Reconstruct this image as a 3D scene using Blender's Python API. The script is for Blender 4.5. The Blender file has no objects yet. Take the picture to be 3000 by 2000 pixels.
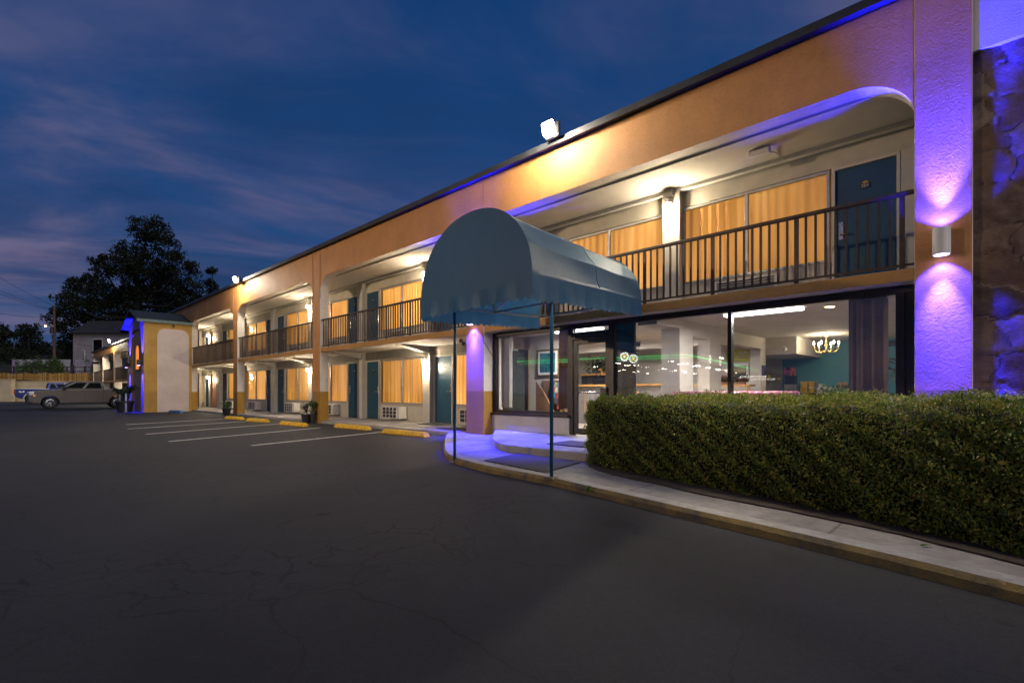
import bpy, math, random
import numpy as np
from mathutils import Vector, Matrix
random.seed(7); rng = np.random.default_rng(7)
R = math.radians
scene = bpy.context.scene
C = scene.collection

# ------------------------------------------------------------------ helpers: meshes
class MB:
    """collects shapes, then links them as ONE mesh object"""
    def __init__(s): s.v = []; s.f = []
    def add(s, vs, fs):
        n = len(s.v); s.v += [tuple(p) for p in vs]; s.f += [tuple(i + n for i in f) for f in fs]; return s
    def box(s, x0, x1, y0, y1, z0, z1, rz=0.0, c=None):
        vs = [(x, y, z) for z in (z0, z1) for y in (y0, y1) for x in (x0, x1)]
        if rz:
            c = c or ((x0 + x1) / 2, (y0 + y1) / 2); ca, sa = math.cos(rz), math.sin(rz)
            vs = [(c[0] + (x - c[0]) * ca - (y - c[1]) * sa, c[1] + (x - c[0]) * sa + (y - c[1]) * ca, z) for x, y, z in vs]
        return s.add(vs, [(0, 2, 3, 1), (4, 5, 7, 6), (0, 1, 5, 4), (2, 6, 7, 3), (0, 4, 6, 2), (1, 3, 7, 5)])
    def hexa(s, b, t):
        """b, t: four bottom and four top points, counter-clockwise from above"""
        return s.add(list(b) + list(t), [(3, 2, 1, 0), (4, 5, 6, 7), (0, 1, 5, 4), (1, 2, 6, 5), (2, 3, 7, 6), (3, 0, 4, 7)])
    def prism(s, poly, z0, z1):
        n = len(poly)
        vs = [(p[0], p[1], z0) for p in poly] + [(p[0], p[1], z1) for p in poly]
        return s.add(vs, [tuple(range(n - 1, -1, -1)), tuple(range(n, 2 * n))] + [(i, (i + 1) % n, n + (i + 1) % n, n + i) for i in range(n)])
    def extrude(s, poly, a, b):
        """poly: 3-D points of a flat outline; extruded from offset a to offset b (vectors)"""
        n = len(poly); a = Vector(a); b = Vector(b)
        vs = [Vector(p) + a for p in poly] + [Vector(p) + b for p in poly]
        return s.add(vs, [tuple(range(n - 1, -1, -1)), tuple(range(n, 2 * n))] + [(i, (i + 1) % n, n + (i + 1) % n, n + i) for i in range(n)])
    def tube(s, pts, r, n=8, cap=True):
        pts = [Vector(p) for p in pts]; rs = r if isinstance(r, (list, tuple)) else [r] * len(pts)
        base = len(s.v); up = None
        for i, p in enumerate(pts):
            t = (pts[min(i + 1, len(pts) - 1)] - pts[max(i - 1, 0)]).normalized()
            if up is None: up = Vector((0, 0, 1)) if abs(t.z) < .9 else Vector((1, 0, 0))
            a = t.cross(up)
            if a.length < 1e-4: a = t.orthogonal()
            a.normalize(); b = t.cross(a).normalized()
            up = b.cross(t) if b.cross(t).length > 1e-3 else up
            up = b
            for k in range(n):
                q = 2 * math.pi * k / n
                s.v.append(tuple(p + (a * math.cos(q) + b * math.sin(q)) * rs[i]))
            up = Vector((0, 0, 1)) if abs(t.z) < .9 else Vector((1, 0, 0))
        m = len(pts)
        for i in range(m - 1):
            for k in range(n):
                s.f.append((base + i * n + k, base + i * n + (k + 1) % n, base + (i + 1) * n + (k + 1) % n, base + (i + 1) * n + k))
        if cap:
            s.f.append(tuple(base + k for k in range(n - 1, -1, -1))); s.f.append(tuple(base + (m - 1) * n + k for k in range(n)))
        return s
    def lathe(s, prof, c=(0, 0, 0), n=16, axis='z'):
        base = len(s.v)
        for r, h in prof:
            for k in range(n):
                q = 2 * math.pi * k / n; x, y = r * math.cos(q), r * math.sin(q)
                p = (x, y, h) if axis == 'z' else ((h, x, y) if axis == 'x' else (x, h, y))
                s.v.append((c[0] + p[0], c[1] + p[1], c[2] + p[2]))
        for i in range(len(prof) - 1):
            for k in range(n):
                s.f.append((base + i * n + k, base + i * n + (k + 1) % n, base + (i + 1) * n + (k + 1) % n, base + (i + 1) * n + k))
        s.f.append(tuple(base + k for k in range(n - 1, -1, -1))); s.f.append(tuple(base + (len(prof) - 1) * n + k for k in range(n)))
        return s
    def ball(s, c, r, n=12, m=8):
        prof = [(r * max(math.sin(math.pi * i / m), .02), -r * math.cos(math.pi * i / m)) for i in range(m + 1)]
        return s.lathe(prof, c, n)
    def grid(s, fn, nu, nv):
        base = len(s.v)
        for j in range(nv + 1):
            for i in range(nu + 1): s.v.append(tuple(fn(i / nu, j / nv)))
        for j in range(nv):
            for i in range(nu):
                a = base + j * (nu + 1) + i; s.f.append((a, a + 1, a + nu + 2, a + nu + 1))
        return s
    def build(s, name, mat, parent=None, smooth=False, bevel=0, angle=None):
        me = bpy.data.meshes.new(name); me.from_pydata(s.v, [], s.f); me.update()
        o = bpy.data.objects.new(name, me); C.objects.link(o)
        me.materials.append(mat)
        if parent is not None:
            o.parent = parent; o.matrix_parent_inverse = Matrix.Translation(parent.location).inverted() if parent.rotation_euler.z == 0 else parent_matrix(parent).inverted()
        fix_normals(me)
        if smooth: me.polygons.foreach_set('use_smooth', [True] * len(me.polygons))
        if smooth and angle:
            me.set_sharp_from_angle(angle=R(angle))
        if bevel:
            b = o.modifiers.new('bevel', 'BEVEL'); b.width = bevel; b.segments = 2; b.limit_method = 'ANGLE'; b.angle_limit = R(40)
        return o

def parent_matrix(p):
    return Matrix.LocRotScale(p.location, p.rotation_euler, p.scale)

def fix_normals(me):
    import bmesh
    bm = bmesh.new(); bm.from_mesh(me); bmesh.ops.recalc_face_normals(bm, faces=bm.faces); bm.to_mesh(me); bm.free()

def np_mesh(name, verts, faces, mat, parent=None, smooth=False):
    """verts (n,3), faces (m,k) arrays; one mesh object"""
    verts = np.asarray(verts, dtype=np.float32); faces = np.asarray(faces, dtype=np.int32)
    me = bpy.data.meshes.new(name); m, k = faces.shape
    me.vertices.add(len(verts)); me.vertices.foreach_set('co', verts.ravel())
    me.loops.add(m * k); me.loops.foreach_set('vertex_index', faces.ravel())
    me.polygons.add(m); me.polygons.foreach_set('loop_start', np.arange(0, m * k, k, dtype=np.int32))
    me.polygons.foreach_set('loop_total', np.full(m, k, dtype=np.int32))
    if smooth: me.polygons.foreach_set('use_smooth', np.ones(m, dtype=bool))
    me.update(calc_edges=True); me.validate()
    o = bpy.data.objects.new(name, me); C.objects.link(o); me.materials.append(mat)
    if parent is not None:
        o.parent = parent; o.matrix_parent_inverse = parent_matrix(parent).inverted()
    return o

def leaf_cloud(name, pos, size, mat, parent=None, normal=None, spread=1.0, aspect=.5):
    """many small folded leaves, each two triangles-pairs, one mesh"""
    pos = np.asarray(pos, dtype=np.float32); n = len(pos)
    size = np.broadcast_to(np.asarray(size, dtype=np.float32), (n,))
    d = rng.normal(size=(n, 3)).astype(np.float32)
    if normal is not None: nn = normal + d * spread
    else: nn = d.copy()
    nn /= np.linalg.norm(nn, axis=1, keepdims=True) + 1e-6
    t = rng.normal(size=(n, 3)).astype(np.float32); t -= nn * (t * nn).sum(1, keepdims=True)
    t /= np.linalg.norm(t, axis=1, keepdims=True) + 1e-6
    b = np.cross(nn, t); s = size[:, None]; w = s * aspect * .5
    base = pos - t * s * .5; tip = pos + t * s * .5 - nn * s * .12
    l = pos + b * w + nn * s * .1; r_ = pos - b * w + nn * s * .1
    mid0 = pos
    verts = np.stack([base, l, tip, r_], axis=1).reshape(-1, 3)
    idx = np.arange(n, dtype=np.int32)[:, None] * 4
    faces = np.concatenate([idx + np.array([[0, 3, 2]]), idx + np.array([[0, 2, 1]])], axis=0)
    return np_mesh(name, verts, faces, mat, parent)

def thing(name, label, cat, loc=(0, 0, 0), rz=0.0, group=None):
    o = bpy.data.objects.new(name, None); C.objects.link(o); o.empty_display_size = .2
    o.location = loc; o.rotation_euler = (0, 0, rz); o['label'] = label; o['category'] = cat
    if group: o['group'] = group
    return o
def tag(o, label, cat, group=None):
    o['label'] = label; o['category'] = cat
    if group: o['group'] = group
    return o
def struct(o): o['kind'] = 'structure'; return o
def dup(root, loc, rz=0.0, label=None, group=None):
    r = root.copy(); C.objects.link(r); r.location = loc; r.rotation_euler = (0, 0, rz)
    if label: r['label'] = label
    if group: r['group'] = group
    for ch in list(root.children):
        c = ch.copy(); C.objects.link(c); c.parent = r
        for g in list(ch.children):
            d = g.copy(); C.objects.link(d); d.parent = c
    return r

# ------------------------------------------------------------------ helpers: materials
def nt_new(name):
    m = bpy.data.materials.new(name); m.use_nodes = True; nt = m.node_tree; nt.nodes.clear()
    out = nt.nodes.new('ShaderNodeOutputMaterial'); return m, nt, out
def N(nt, t, **kw):
    n = nt.nodes.new(t)
    for k, v in kw.items():
        if k.startswith('i_'): n.inputs[k[2:].replace('_', ' ')].default_value = v
        else: setattr(n, k, v)
    return n
def noise(nt, vec, scale, detail=4, rough=.55, dist=0.0):
    n = N(nt, 'ShaderNodeTexNoise'); n.inputs['Scale'].default_value = scale; n.inputs['Detail'].default_value = detail
    n.inputs['Roughness'].default_value = rough; n.inputs['Distortion'].default_value = dist
    nt.links.new(vec, n.inputs['Vector']); return n.outputs['Fac']
def ramp(nt, fac, stops):
    r = N(nt, 'ShaderNodeValToRGB'); e = r.color_ramp.elements
    e[0].position, e[0].color = stops[0][0], (*stops[0][1], 1); e[1].position, e[1].color = stops[-1][0], (*stops[-1][1], 1)
    for p, c in stops[1:-1]:
        q = e.new(p); q.color = (*c, 1)
    nt.links.new(fac, r.inputs['Fac']); return r.outputs['Color']
def mixc(nt, fac, a, b, mode='MIX'):
    m = N(nt, 'ShaderNodeMix', data_type='RGBA', blend_type=mode)
    for sock, v in ((m.inputs[0], fac), (m.inputs[6], a), (m.inputs[7], b)):
        if isinstance(v, (int, float)): sock.default_value = v
        elif isinstance(v, tuple): sock.default_value = (*v, 1) if len(v) == 3 else v
        else: nt.links.new(v, sock)
    return m.outputs[2]
def math_(nt, op, a, b=None, clamp=False):
    m = N(nt, 'ShaderNodeMath', operation=op, use_clamp=clamp)
    for i, v in enumerate((a, b)):
        if v is None: continue
        if isinstance(v, (int, float)): m.inputs[i].default_value = v
        else: nt.links.new(v, m.inputs[i])
    return m.outputs[0]
def pos(nt): return N(nt, 'ShaderNodeNewGeometry').outputs['Position']
def objco(nt): return N(nt, 'ShaderNodeTexCoord').outputs['Object']
def bump(nt, h, strength, dist=.01):
    b = N(nt, 'ShaderNodeBump'); b.inputs['Strength'].default_value = strength; b.inputs['Distance'].default_value = dist
    nt.links.new(h, b.inputs['Height']); return b.outputs['Normal']
def pbr(nt, out, color, rough=.6, metal=0.0, normal=None, spec=.5, emit=None, estr=0.0, coat=0.0):
    p = N(nt, 'ShaderNodeBsdfPrincipled')
    for k, v in (('Base Color', color), ('Roughness', rough), ('Metallic', metal), ('Specular IOR Level', spec), ('Coat Weight', coat)):
        if isinstance(v, (int, float)): p.inputs[k].default_value = v
        elif isinstance(v, tuple): p.inputs[k].default_value = (*v, 1)
        else: nt.links.new(v, p.inputs[k])
    if normal is not None: nt.links.new(normal, p.inputs['Normal'])
    if emit is not None:
        p.inputs['Emission Color'].default_value = (*emit, 1); p.inputs['Emission Strength'].default_value = estr
    nt.links.new(p.outputs[0], out.inputs['Surface']); return p
def plain(name, color, rough=.55, metal=0.0, var=.12, scale=6.0, bmp=0.0, bscale=60.0, spec=.5, coat=0.0):
    m, nt, out = nt_new(name); co = pos(nt)
    f = noise(nt, co, scale, 5)
    d = tuple(max(0, c * (1 - var * 1.6)) for c in color); l = tuple(min(1, c * (1 + var)) for c in color)
    col = ramp(nt, f, [(.3, d), (.7, l)])
    nrm = bump(nt, noise(nt, co, bscale, 3), bmp, .01) if bmp else None
    rr = math_(nt, 'ADD', math_(nt, 'MULTIPLY', noise(nt, co, scale * 2.3, 4), .25), rough - .12)
    pbr(nt, out, col, rr, metal, nrm, spec, coat=coat); return m
def glow(name, color, strength):
    m, nt, out = nt_new(name); e = N(nt, 'ShaderNodeEmission'); e.inputs[0].default_value = (*color, 1); e.inputs[1].default_value = strength
    nt.links.new(e.outputs[0], out.inputs['Surface']); return m

def stucco_paint(name, front, side, low_front, low_side, low_z=1.15, bstr=.5):
    """painted stucco: street face and reveals in their own colours, a darker painted band at the foot"""
    m, nt, out = nt_new(name); g = N(nt, 'ShaderNodeNewGeometry'); co = g.outputs['Position']
    sx = N(nt, 'ShaderNodeSeparateXYZ'); nt.links.new(g.outputs['True Normal'], sx.inputs[0])
    isfront = math_(nt, 'GREATER_THAN', math_(nt, 'MULTIPLY', sx.outputs['Y'], -1.0), .5)
    sp = N(nt, 'ShaderNodeSeparateXYZ'); nt.links.new(co, sp.inputs[0])
    low = math_(nt, 'LESS_THAN', sp.outputs['Z'], low_z)
    up = mixc(nt, isfront, side, front); lo = mixc(nt, isfront, low_side, low_front)
    col = mixc(nt, low, up, lo)
    stain = ramp(nt, noise(nt, co, 1.3, 6, .65), [(.3, (.72, .70, .68)), (.62, (1.05, 1.03, 1.0))])
    mp = N(nt, 'ShaderNodeMapping'); mp.inputs['Scale'].default_value = (5, 5, .35); nt.links.new(co, mp.inputs['Vector'])
    streak = ramp(nt, noise(nt, mp.outputs[0], 1.0, 4), [(.35, (.86, .85, .84)), (.6, (1, 1, 1))])
    col = mixc(nt, .75, col, stain, 'MULTIPLY'); col = mixc(nt, .3, col, streak, 'MULTIPLY')
    h = math_(nt, 'ADD', math_(nt, 'MULTIPLY', noise(nt, co, 17, 4, .65, 1.2), 1.6), noise(nt, co, 55, 3, .6, .6))
    col = mixc(nt, .5, col, ramp(nt, noise(nt, co, 20, 4, .7, 1.0), [(.32, (.82, .81, .80)), (.66, (1.15, 1.14, 1.13))]), 'MULTIPLY')
    pbr(nt, out, col, .62, 0, bump(nt, h, bstr, .016), .4); return m

M = {}
TAN = (.53, .25, .075); WHITE = (.78, .73, .66); OCHRE = (.46, .25, .035)
M['stucco'] = stucco_paint('painted_stucco', TAN, WHITE, (.36, .19, .04), OCHRE)
M['slab'] = stucco_paint('slab_paint', (.46, .24, .06), (.55, .52, .47), (.46, .24, .06), (.55, .52, .47), -5, .35)
M['stucco_white'] = plain('white_stucco', (.60, .57, .52), .65, 0, .1, 2.0, .5, 50)
M['tower'] = stucco_paint('tower_stucco', (.42, .24, .16), (.50, .29, .06), (.42, .24, .16), (.44, .25, .05))
M['pink'] = plain('pale_pink_stucco', (.60, .50, .44), .7, 0, .07, 1.4, .35, 40)
M['roof_dark'] = plain('dark_metal_edge', (.03, .033, .038), .5, .2, .3, 2)
M['wall'] = plain('greige_wall_paint', (.50, .46, .38), .6, 0, .08, 2.5, .15, 80)
M['wall_trim'] = plain('greige_trim', (.56, .53, .47), .5, 0, .06, 4)
M['alu'] = plain('brushed_aluminium', (.42, .42, .42), .38, .6, .12, 8)
M['teal'] = plain('teal_door_paint', (.003, .058, .112), .45, 0, .15, 1.2, .05, 30)
M['rail'] = plain('dark_bronze_rail', (.065, .042, .028), .4, .3, .2, 10)
M['dark_frame'] = plain('dark_brown_frame', (.022, .016, .015), .4, .2, .2, 6)
M['brass'] = plain('worn_brass', (.55, .40, .17), .32, .9, .2, 30)
M['black'] = plain('black_plastic', (.015, .015, .016), .45, 0, .2, 20)
M['navy'] = plain('navy_plate', (.01, .015, .05), .4)
M['white_plastic'] = plain('white_plastic', (.68, .66, .62), .45, 0, .05, 5)
M['yellow_paint'] = plain('worn_yellow_paint', (.80, .47, .02), .6, 0, .22, 9, .5, 60)
M['blue_paint'] = plain('worn_blue_paint', (.03, .16, .42), .6, 0, .25, 9, .4, 60)
M['concrete'] = plain('pavement_concrete', (.36, .34, .32), .8, 0, .22, 2.2, .45, 70)
M['concrete_dark'] = plain('kerb_concrete', (.24, .20, .15), .85, 0, .35, 4, .6, 50)
M['mat'] = None
M['steel'] = plain('painted_steel_pole', (.02, .11, .19), .4, .3, .12, 12)
M['galv'] = plain('galvanised_tube', (.45, .45, .47), .4, .7, .15, 12)
M['pot'] = plain('dark_plastic_pot', (.02, .018, .02), .6)
M['wood'] = plain('honey_wood', (.42, .21, .05), .45, 0, .2, 3)
M['brown_panel'] = plain('brown_laminate', (.17, .09, .05), .5, 0, .12, 2)
M['beige'] = plain('lobby_wall_paint', (.60, .55, .49), .7, 0, .04, 2, .12, 50)
M['ceiling'] = plain('textured_ceiling', (.62, .58, .53), .85, 0, .06, 3, .9, 55)
M['walk_ceiling'] = plain('walkway_ceiling', (.64, .60, .53), .85, 0, .05, 3, .6, 90)
M['teal_wall'] = plain('teal_lobby_wall', (.06, .26, .33), .6, 0, .06, 2)
M['soil_shade'] = plain('soil_and_hedge_shade', (.05, .035, .025), .95, 0, .3, 8, .8, 40)
M['bark'] = plain('tree_bark', (.014, .011, .009), .9, 0, .3, 6)
M['tyre'] = plain('tyre_rubber', (.02, .02, .02), .8)
M['chrome'] = plain('bright_alloy', (.62, .60, .57), .25, .95, .08, 10)
M['paper'] = plain('white_paper', (.72, .71, .68), .7, 0, .03, 10)
M['yellow_plastic'] = plain('yellow_plastic', (.62, .42, .01), .4)
M['floor_tile'] = plain('lobby_floor', (.30, .25, .20), .4, 0, .1, 3)
M['bulb'] = glow('lamp_glass', (1.0, .86, .64), 26.0)
M['flood'] = glow('flood_lens', (1.0, .90, .72), 22.0)
M['fluo'] = glow('fluorescent_diffuser', (1.0, .97, .95), 9.0)
M['candle'] = glow('candle_bulb', (1.0, .85, .60), 30.0)
M['sodium'] = glow('sodium_lamp', (1.0, .45, .16), 40.0)
M['led'] = glow('violet_led', (.45, .32, 1.0), 16.0)
M['green_led'] = glow('green_led_strip', (.02, 1.0, .22), 6.0)
M['white_led'] = glow('white_led', (1.0, .95, .88), 70.0)
M['sign_white'] = glow('lit_white_letters', (1, 1, 1), 14.0)
M['sign_yellow'] = glow('lit_yellow_emblem', (1, .62, .03), 10.0)
M['sign_green'] = glow('lit_green_emblem', (.01, .38, .06), 9.0)

def glass(name, tint=(1, 1, 1), ior=1.5, dark=0.0, boost=1.0):
    m, nt, out = nt_new(name)
    g_ = N(nt, 'ShaderNodeNewGeometry'); vd = N(nt, 'ShaderNodeVectorMath', operation='DOT_PRODUCT'); nt.links.new(g_.outputs['Normal'], vd.inputs[0]); nt.links.new(g_.outputs['Incoming'], vd.inputs[1])
    k_ = math_(nt, 'POWER', math_(nt, 'SUBTRACT', 1.0, math_(nt, 'ABSOLUTE', vd.outputs['Value']), True), 5.0)
    r0 = ((ior - 1) / (ior + 1)) ** 2 * 2          # a sheet of glass reflects at both faces
    f = math_(nt, 'MULTIPLY', math_(nt, 'ADD', math_(nt, 'MULTIPLY', k_, 1 - r0), r0), boost, True)
    t = N(nt, 'ShaderNodeBsdfTransparent'); t.inputs[0].default_value = (*[c * (1 - dark) for c in tint], 1)
    g = N(nt, 'ShaderNodeBsdfGlossy'); g.inputs['Roughness'].default_value = .004; g.inputs[0].default_value = (1, 1, 1, 1)
    mx = N(nt, 'ShaderNodeMixShader'); nt.links.new(f, mx.inputs[0]); nt.links.new(t.outputs[0], mx.inputs[1]); nt.links.new(g.outputs[0], mx.inputs[2])
    nt.links.new(mx.outputs[0], out.inputs['Surface']); return m
M['glass'] = glass('window_glass', (.97, .98, .97), 1.5, .02, 1.0)
M['lobby_glass'] = glass('storefront_glass', (.98, .98, .98), 1.52, .015, .75)
def car_paint(name, c, rough=.38):
    m, nt, out = nt_new(name)
    dirt = ramp(nt, noise(nt, pos(nt), .8, 3), [(.3, tuple(k * .9 for k in c)), (.7, c)])
    pbr(nt, out, dirt, rough, .3, None, .35, coat=.25); return m
M['car_glass'] = (lambda t: (pbr(t[1], t[2], (.004, .005, .006), .25, 0, None, .03), t[0])[1])(nt_new('tinted_car_glass'))

def curtain_mat():
    m, nt, out = nt_new('orange_curtain'); co = pos(nt)
    mp = N(nt, 'ShaderNodeMapping'); mp.inputs['Scale'].default_value = (6, 1, .5); nt.links.new(co, mp.inputs['Vector'])
    f1 = noise(nt, mp.outputs[0], 1.0, 2, .5, .3)
    mp2 = N(nt, 'ShaderNodeMapping'); mp2.inputs['Scale'].default_value = (.55, 1, .3); nt.links.new(co, mp2.inputs['Vector'])
    f2 = noise(nt, mp2.outputs[0], 1.0, 2, .5)
    weave = math_(nt, 'MULTIPLY', noise(nt, co, 220, 2), .12)
    f = math_(nt, 'ADD', math_(nt, 'ADD', math_(nt, 'MULTIPLY', f1, .45), math_(nt, 'MULTIPLY', f2, .9)), weave)
    c = ramp(nt, f, [(.48, (.46, .19, .022)), (.74, (.74, .36, .075)), (1.0, (.95, .56, .19))])
    d = N(nt, 'ShaderNodeBsdfDiffuse'); nt.links.new(mixc(nt, .5, c, (.75, .5, .22)), d.inputs[0])
    tr = N(nt, 'ShaderNodeBsdfTranslucent'); nt.links.new(c, tr.inputs[0])
    m1 = N(nt, 'ShaderNodeMixShader'); m1.inputs[0].default_value = .5; nt.links.new(d.outputs[0], m1.inputs[1]); nt.links.new(tr.outputs[0], m1.inputs[2])
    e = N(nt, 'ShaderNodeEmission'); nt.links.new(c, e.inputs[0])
    sn = N(nt, 'ShaderNodeSeparateXYZ'); nt.links.new(N(nt, 'ShaderNodeNewGeometry').outputs['Normal'], sn.inputs[0])   # emission stands in for room light, stronger along one side of the folds
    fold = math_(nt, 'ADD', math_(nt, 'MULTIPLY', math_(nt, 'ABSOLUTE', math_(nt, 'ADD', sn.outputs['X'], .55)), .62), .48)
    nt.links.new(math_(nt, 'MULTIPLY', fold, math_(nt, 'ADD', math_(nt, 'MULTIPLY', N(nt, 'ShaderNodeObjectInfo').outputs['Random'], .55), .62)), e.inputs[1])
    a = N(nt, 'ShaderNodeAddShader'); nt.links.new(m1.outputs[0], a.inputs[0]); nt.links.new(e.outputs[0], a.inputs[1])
    nt.links.new(a.outputs[0], out.inputs['Surface']); return m
M['curtain'] = curtain_mat()

def leaf_mat(name, cols, rough=.4, trans=.25, spec=.5):
    m, nt, out = nt_new(name); g = N(nt, 'ShaderNodeNewGeometry')
    c = ramp(nt, g.outputs['Random Per Island'], [(i / (len(cols) - 1), k) for i, k in enumerate(cols)])
    c = mixc(nt, .6, c, ramp(nt, noise(nt, g.outputs['Position'], 1.6, 4), [(.3, (.5, .5, .5)), (.7, (1.25, 1.25, 1.25))]), 'MULTIPLY')
    p = N(nt, 'ShaderNodeBsdfPrincipled'); nt.links.new(c, p.inputs['Base Color']); p.inputs['Roughness'].default_value = rough; p.inputs['Specular IOR Level'].default_value = spec
    t = N(nt, 'ShaderNodeBsdfTranslucent'); nt.links.new(c, t.inputs[0])
    mx = N(nt, 'ShaderNodeMixShader'); mx.inputs[0].default_value = trans
    nt.links.new(p.outputs[0], mx.inputs[1]); nt.links.new(t.outputs[0], mx.inputs[2]); nt.links.new(mx.outputs[0], out.inputs['Surface']); return m
M['hedge_leaf'] = leaf_mat('hedge_leaf', [(.045, .10, .010), (.18, .24, .022), (.09, .17, .03), (.34, .34, .05), (.38, .27, .05)], .45, .28, .4)
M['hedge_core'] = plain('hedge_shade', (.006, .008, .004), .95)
M['tree_leaf'] = leaf_mat('dark_tree_leaf', [(.012, .018, .009), (.020, .028, .013), (.030, .034, .016)], .6, .2, .2)
M['vine_leaf'] = leaf_mat('vine_leaf', [(.04, .09, .02), (.07, .13, .03), (.09, .14, .04)], .5, .3)
M['plant_leaf'] = leaf_mat('plant_leaf', [(.05, .11, .02), (.10, .17, .03), (.14, .19, .05)], .42, .3)
M['dark_plant_leaf'] = leaf_mat('dark_plant_leaf', [(.02, .035, .02), (.035, .05, .03), (.05, .06, .03)], .45, .2)
M['flower'] = leaf_mat('flower_petals', [(.45, .07, .05), (.55, .2, .06), (.5, .12, .18)], .6, .3)

def asphalt():
    m, nt, out = nt_new('worn_asphalt'); co = pos(nt)
    big = noise(nt, co, .16, 5, .6); mid = noise(nt, co, 1.1, 6, .65); fine = noise(nt, co, 90, 2, .5)
    c = ramp(nt, big, [(.3, (.017, .018, .0205)), (.5, (.024, .025, .028)), (.72, (.033, .033, .036))])
    c = mixc(nt, .55, c, ramp(nt, mid, [(.3, (.72, .72, .73)), (.7, (1.15, 1.14, 1.12))]), 'MULTIPLY')
    c = mixc(nt, .7, c, ramp(nt, fine, [(.3, (.6, .6, .6)), (.75, (1.4, 1.4, 1.4))]), 'MULTIPLY')
    c = mixc(nt, .6, c, ramp(nt, noise(nt, co, 22, 4, .7), [(.3, (.75, .75, .75)), (.7, (1.25, 1.25, 1.25))]), 'MULTIPLY')
    c = mixc(nt, .55, c, ramp(nt, noise(nt, co, .55, 2, .5, 1.5), [(.30, (.45, .45, .46)), (.38, (1, 1, 1))]), 'MULTIPLY')
    def cracks(scale, width, warp):
        w = N(nt, 'ShaderNodeTexNoise'); w.inputs['Scale'].default_value = scale * 1.7; w.inputs['Detail'].default_value = 6; nt.links.new(co, w.inputs['Vector'])
        vm = N(nt, 'ShaderNodeVectorMath', operation='SCALE'); nt.links.new(w.outputs['Color'], vm.inputs[0]); vm.inputs['Scale'].default_value = warp
        va = N(nt, 'ShaderNodeVectorMath', operation='ADD'); nt.links.new(co, va.inputs[0]); nt.links.new(vm.outputs[0], va.inputs[1])
        v = N(nt, 'ShaderNodeTexVoronoi', feature='DISTANCE_TO_EDGE'); v.inputs['Scale'].default_value = scale; nt.links.new(va.outputs[0], v.inputs['Vector'])
        return math_(nt, 'LESS_THAN', v.outputs['Distance'], width)
    patch = ramp(nt, noise(nt, co, .35, 4), [(.46, (0, 0, 0)), (.56, (1, 1, 1))])
    k = math_(nt, 'MULTIPLY', cracks(2.6, .017, .28), patch)
    k2 = math_(nt, 'MULTIPLY', cracks(.6, .005, 1.1), ramp(nt, noise(nt, co, .5, 3), [(.4, (0, 0, 0)), (.6, (1, 1, 1))]))
    k = math_(nt, 'MAXIMUM', k, k2)
    c = mixc(nt, math_(nt, 'MULTIPLY', k, .85), c, (.005, .005, .005))
    h = math_(nt, 'SUBTRACT', math_(nt, 'MULTIPLY', fine, .4), k)
    pbr(nt, out, c, .78, 0, bump(nt, h, .35, .006), .35); return m
M['asphalt'] = asphalt()

def mat_rubber():
    m, nt, out = nt_new('ribbed_door_mat'); co = objco(nt)
    w = N(nt, 'ShaderNodeTexWave', wave_type='BANDS', bands_direction='Y'); w.inputs['Scale'].default_value = 9.0; nt.links.new(co, w.inputs['Vector'])
    c = ramp(nt, w.outputs['Fac'], [(.2, (.018, .018, .019)), (.8, (.075, .072, .075))])
    pbr(nt, out, c, .8, 0, bump(nt, w.outputs['Fac'], .6, .01)); return m
M['mat'] = mat_rubber()

# ------------------------------------------------------------------ camera
CAM = Vector((0, -8.4, 1.12)); TH = math.atan(1470 / 1500)
cam = bpy.data.cameras.new('camera'); co_ = bpy.data.objects.new('camera', cam); C.objects.link(co_)
co_.location = CAM; co_.rotation_euler = (R(90), 0, TH); cam.lens = 18; cam.sensor_width = 36; cam.shift_y = 149 / 3000
cam.clip_start = .05; cam.clip_end = 2000; scene.camera = co_
FWD = Vector((-math.sin(TH), math.cos(TH), 0)); RGT = Vector((math.cos(TH), math.sin(TH), 0))
def far(u, z, depth):
    """a point far down the lot: lateral position u (in units of 1/1500 of the depth), height z"""
    p = CAM + FWD * depth + RGT * ((u - 1500) / 1500 * depth); p.z = z; return p

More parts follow.
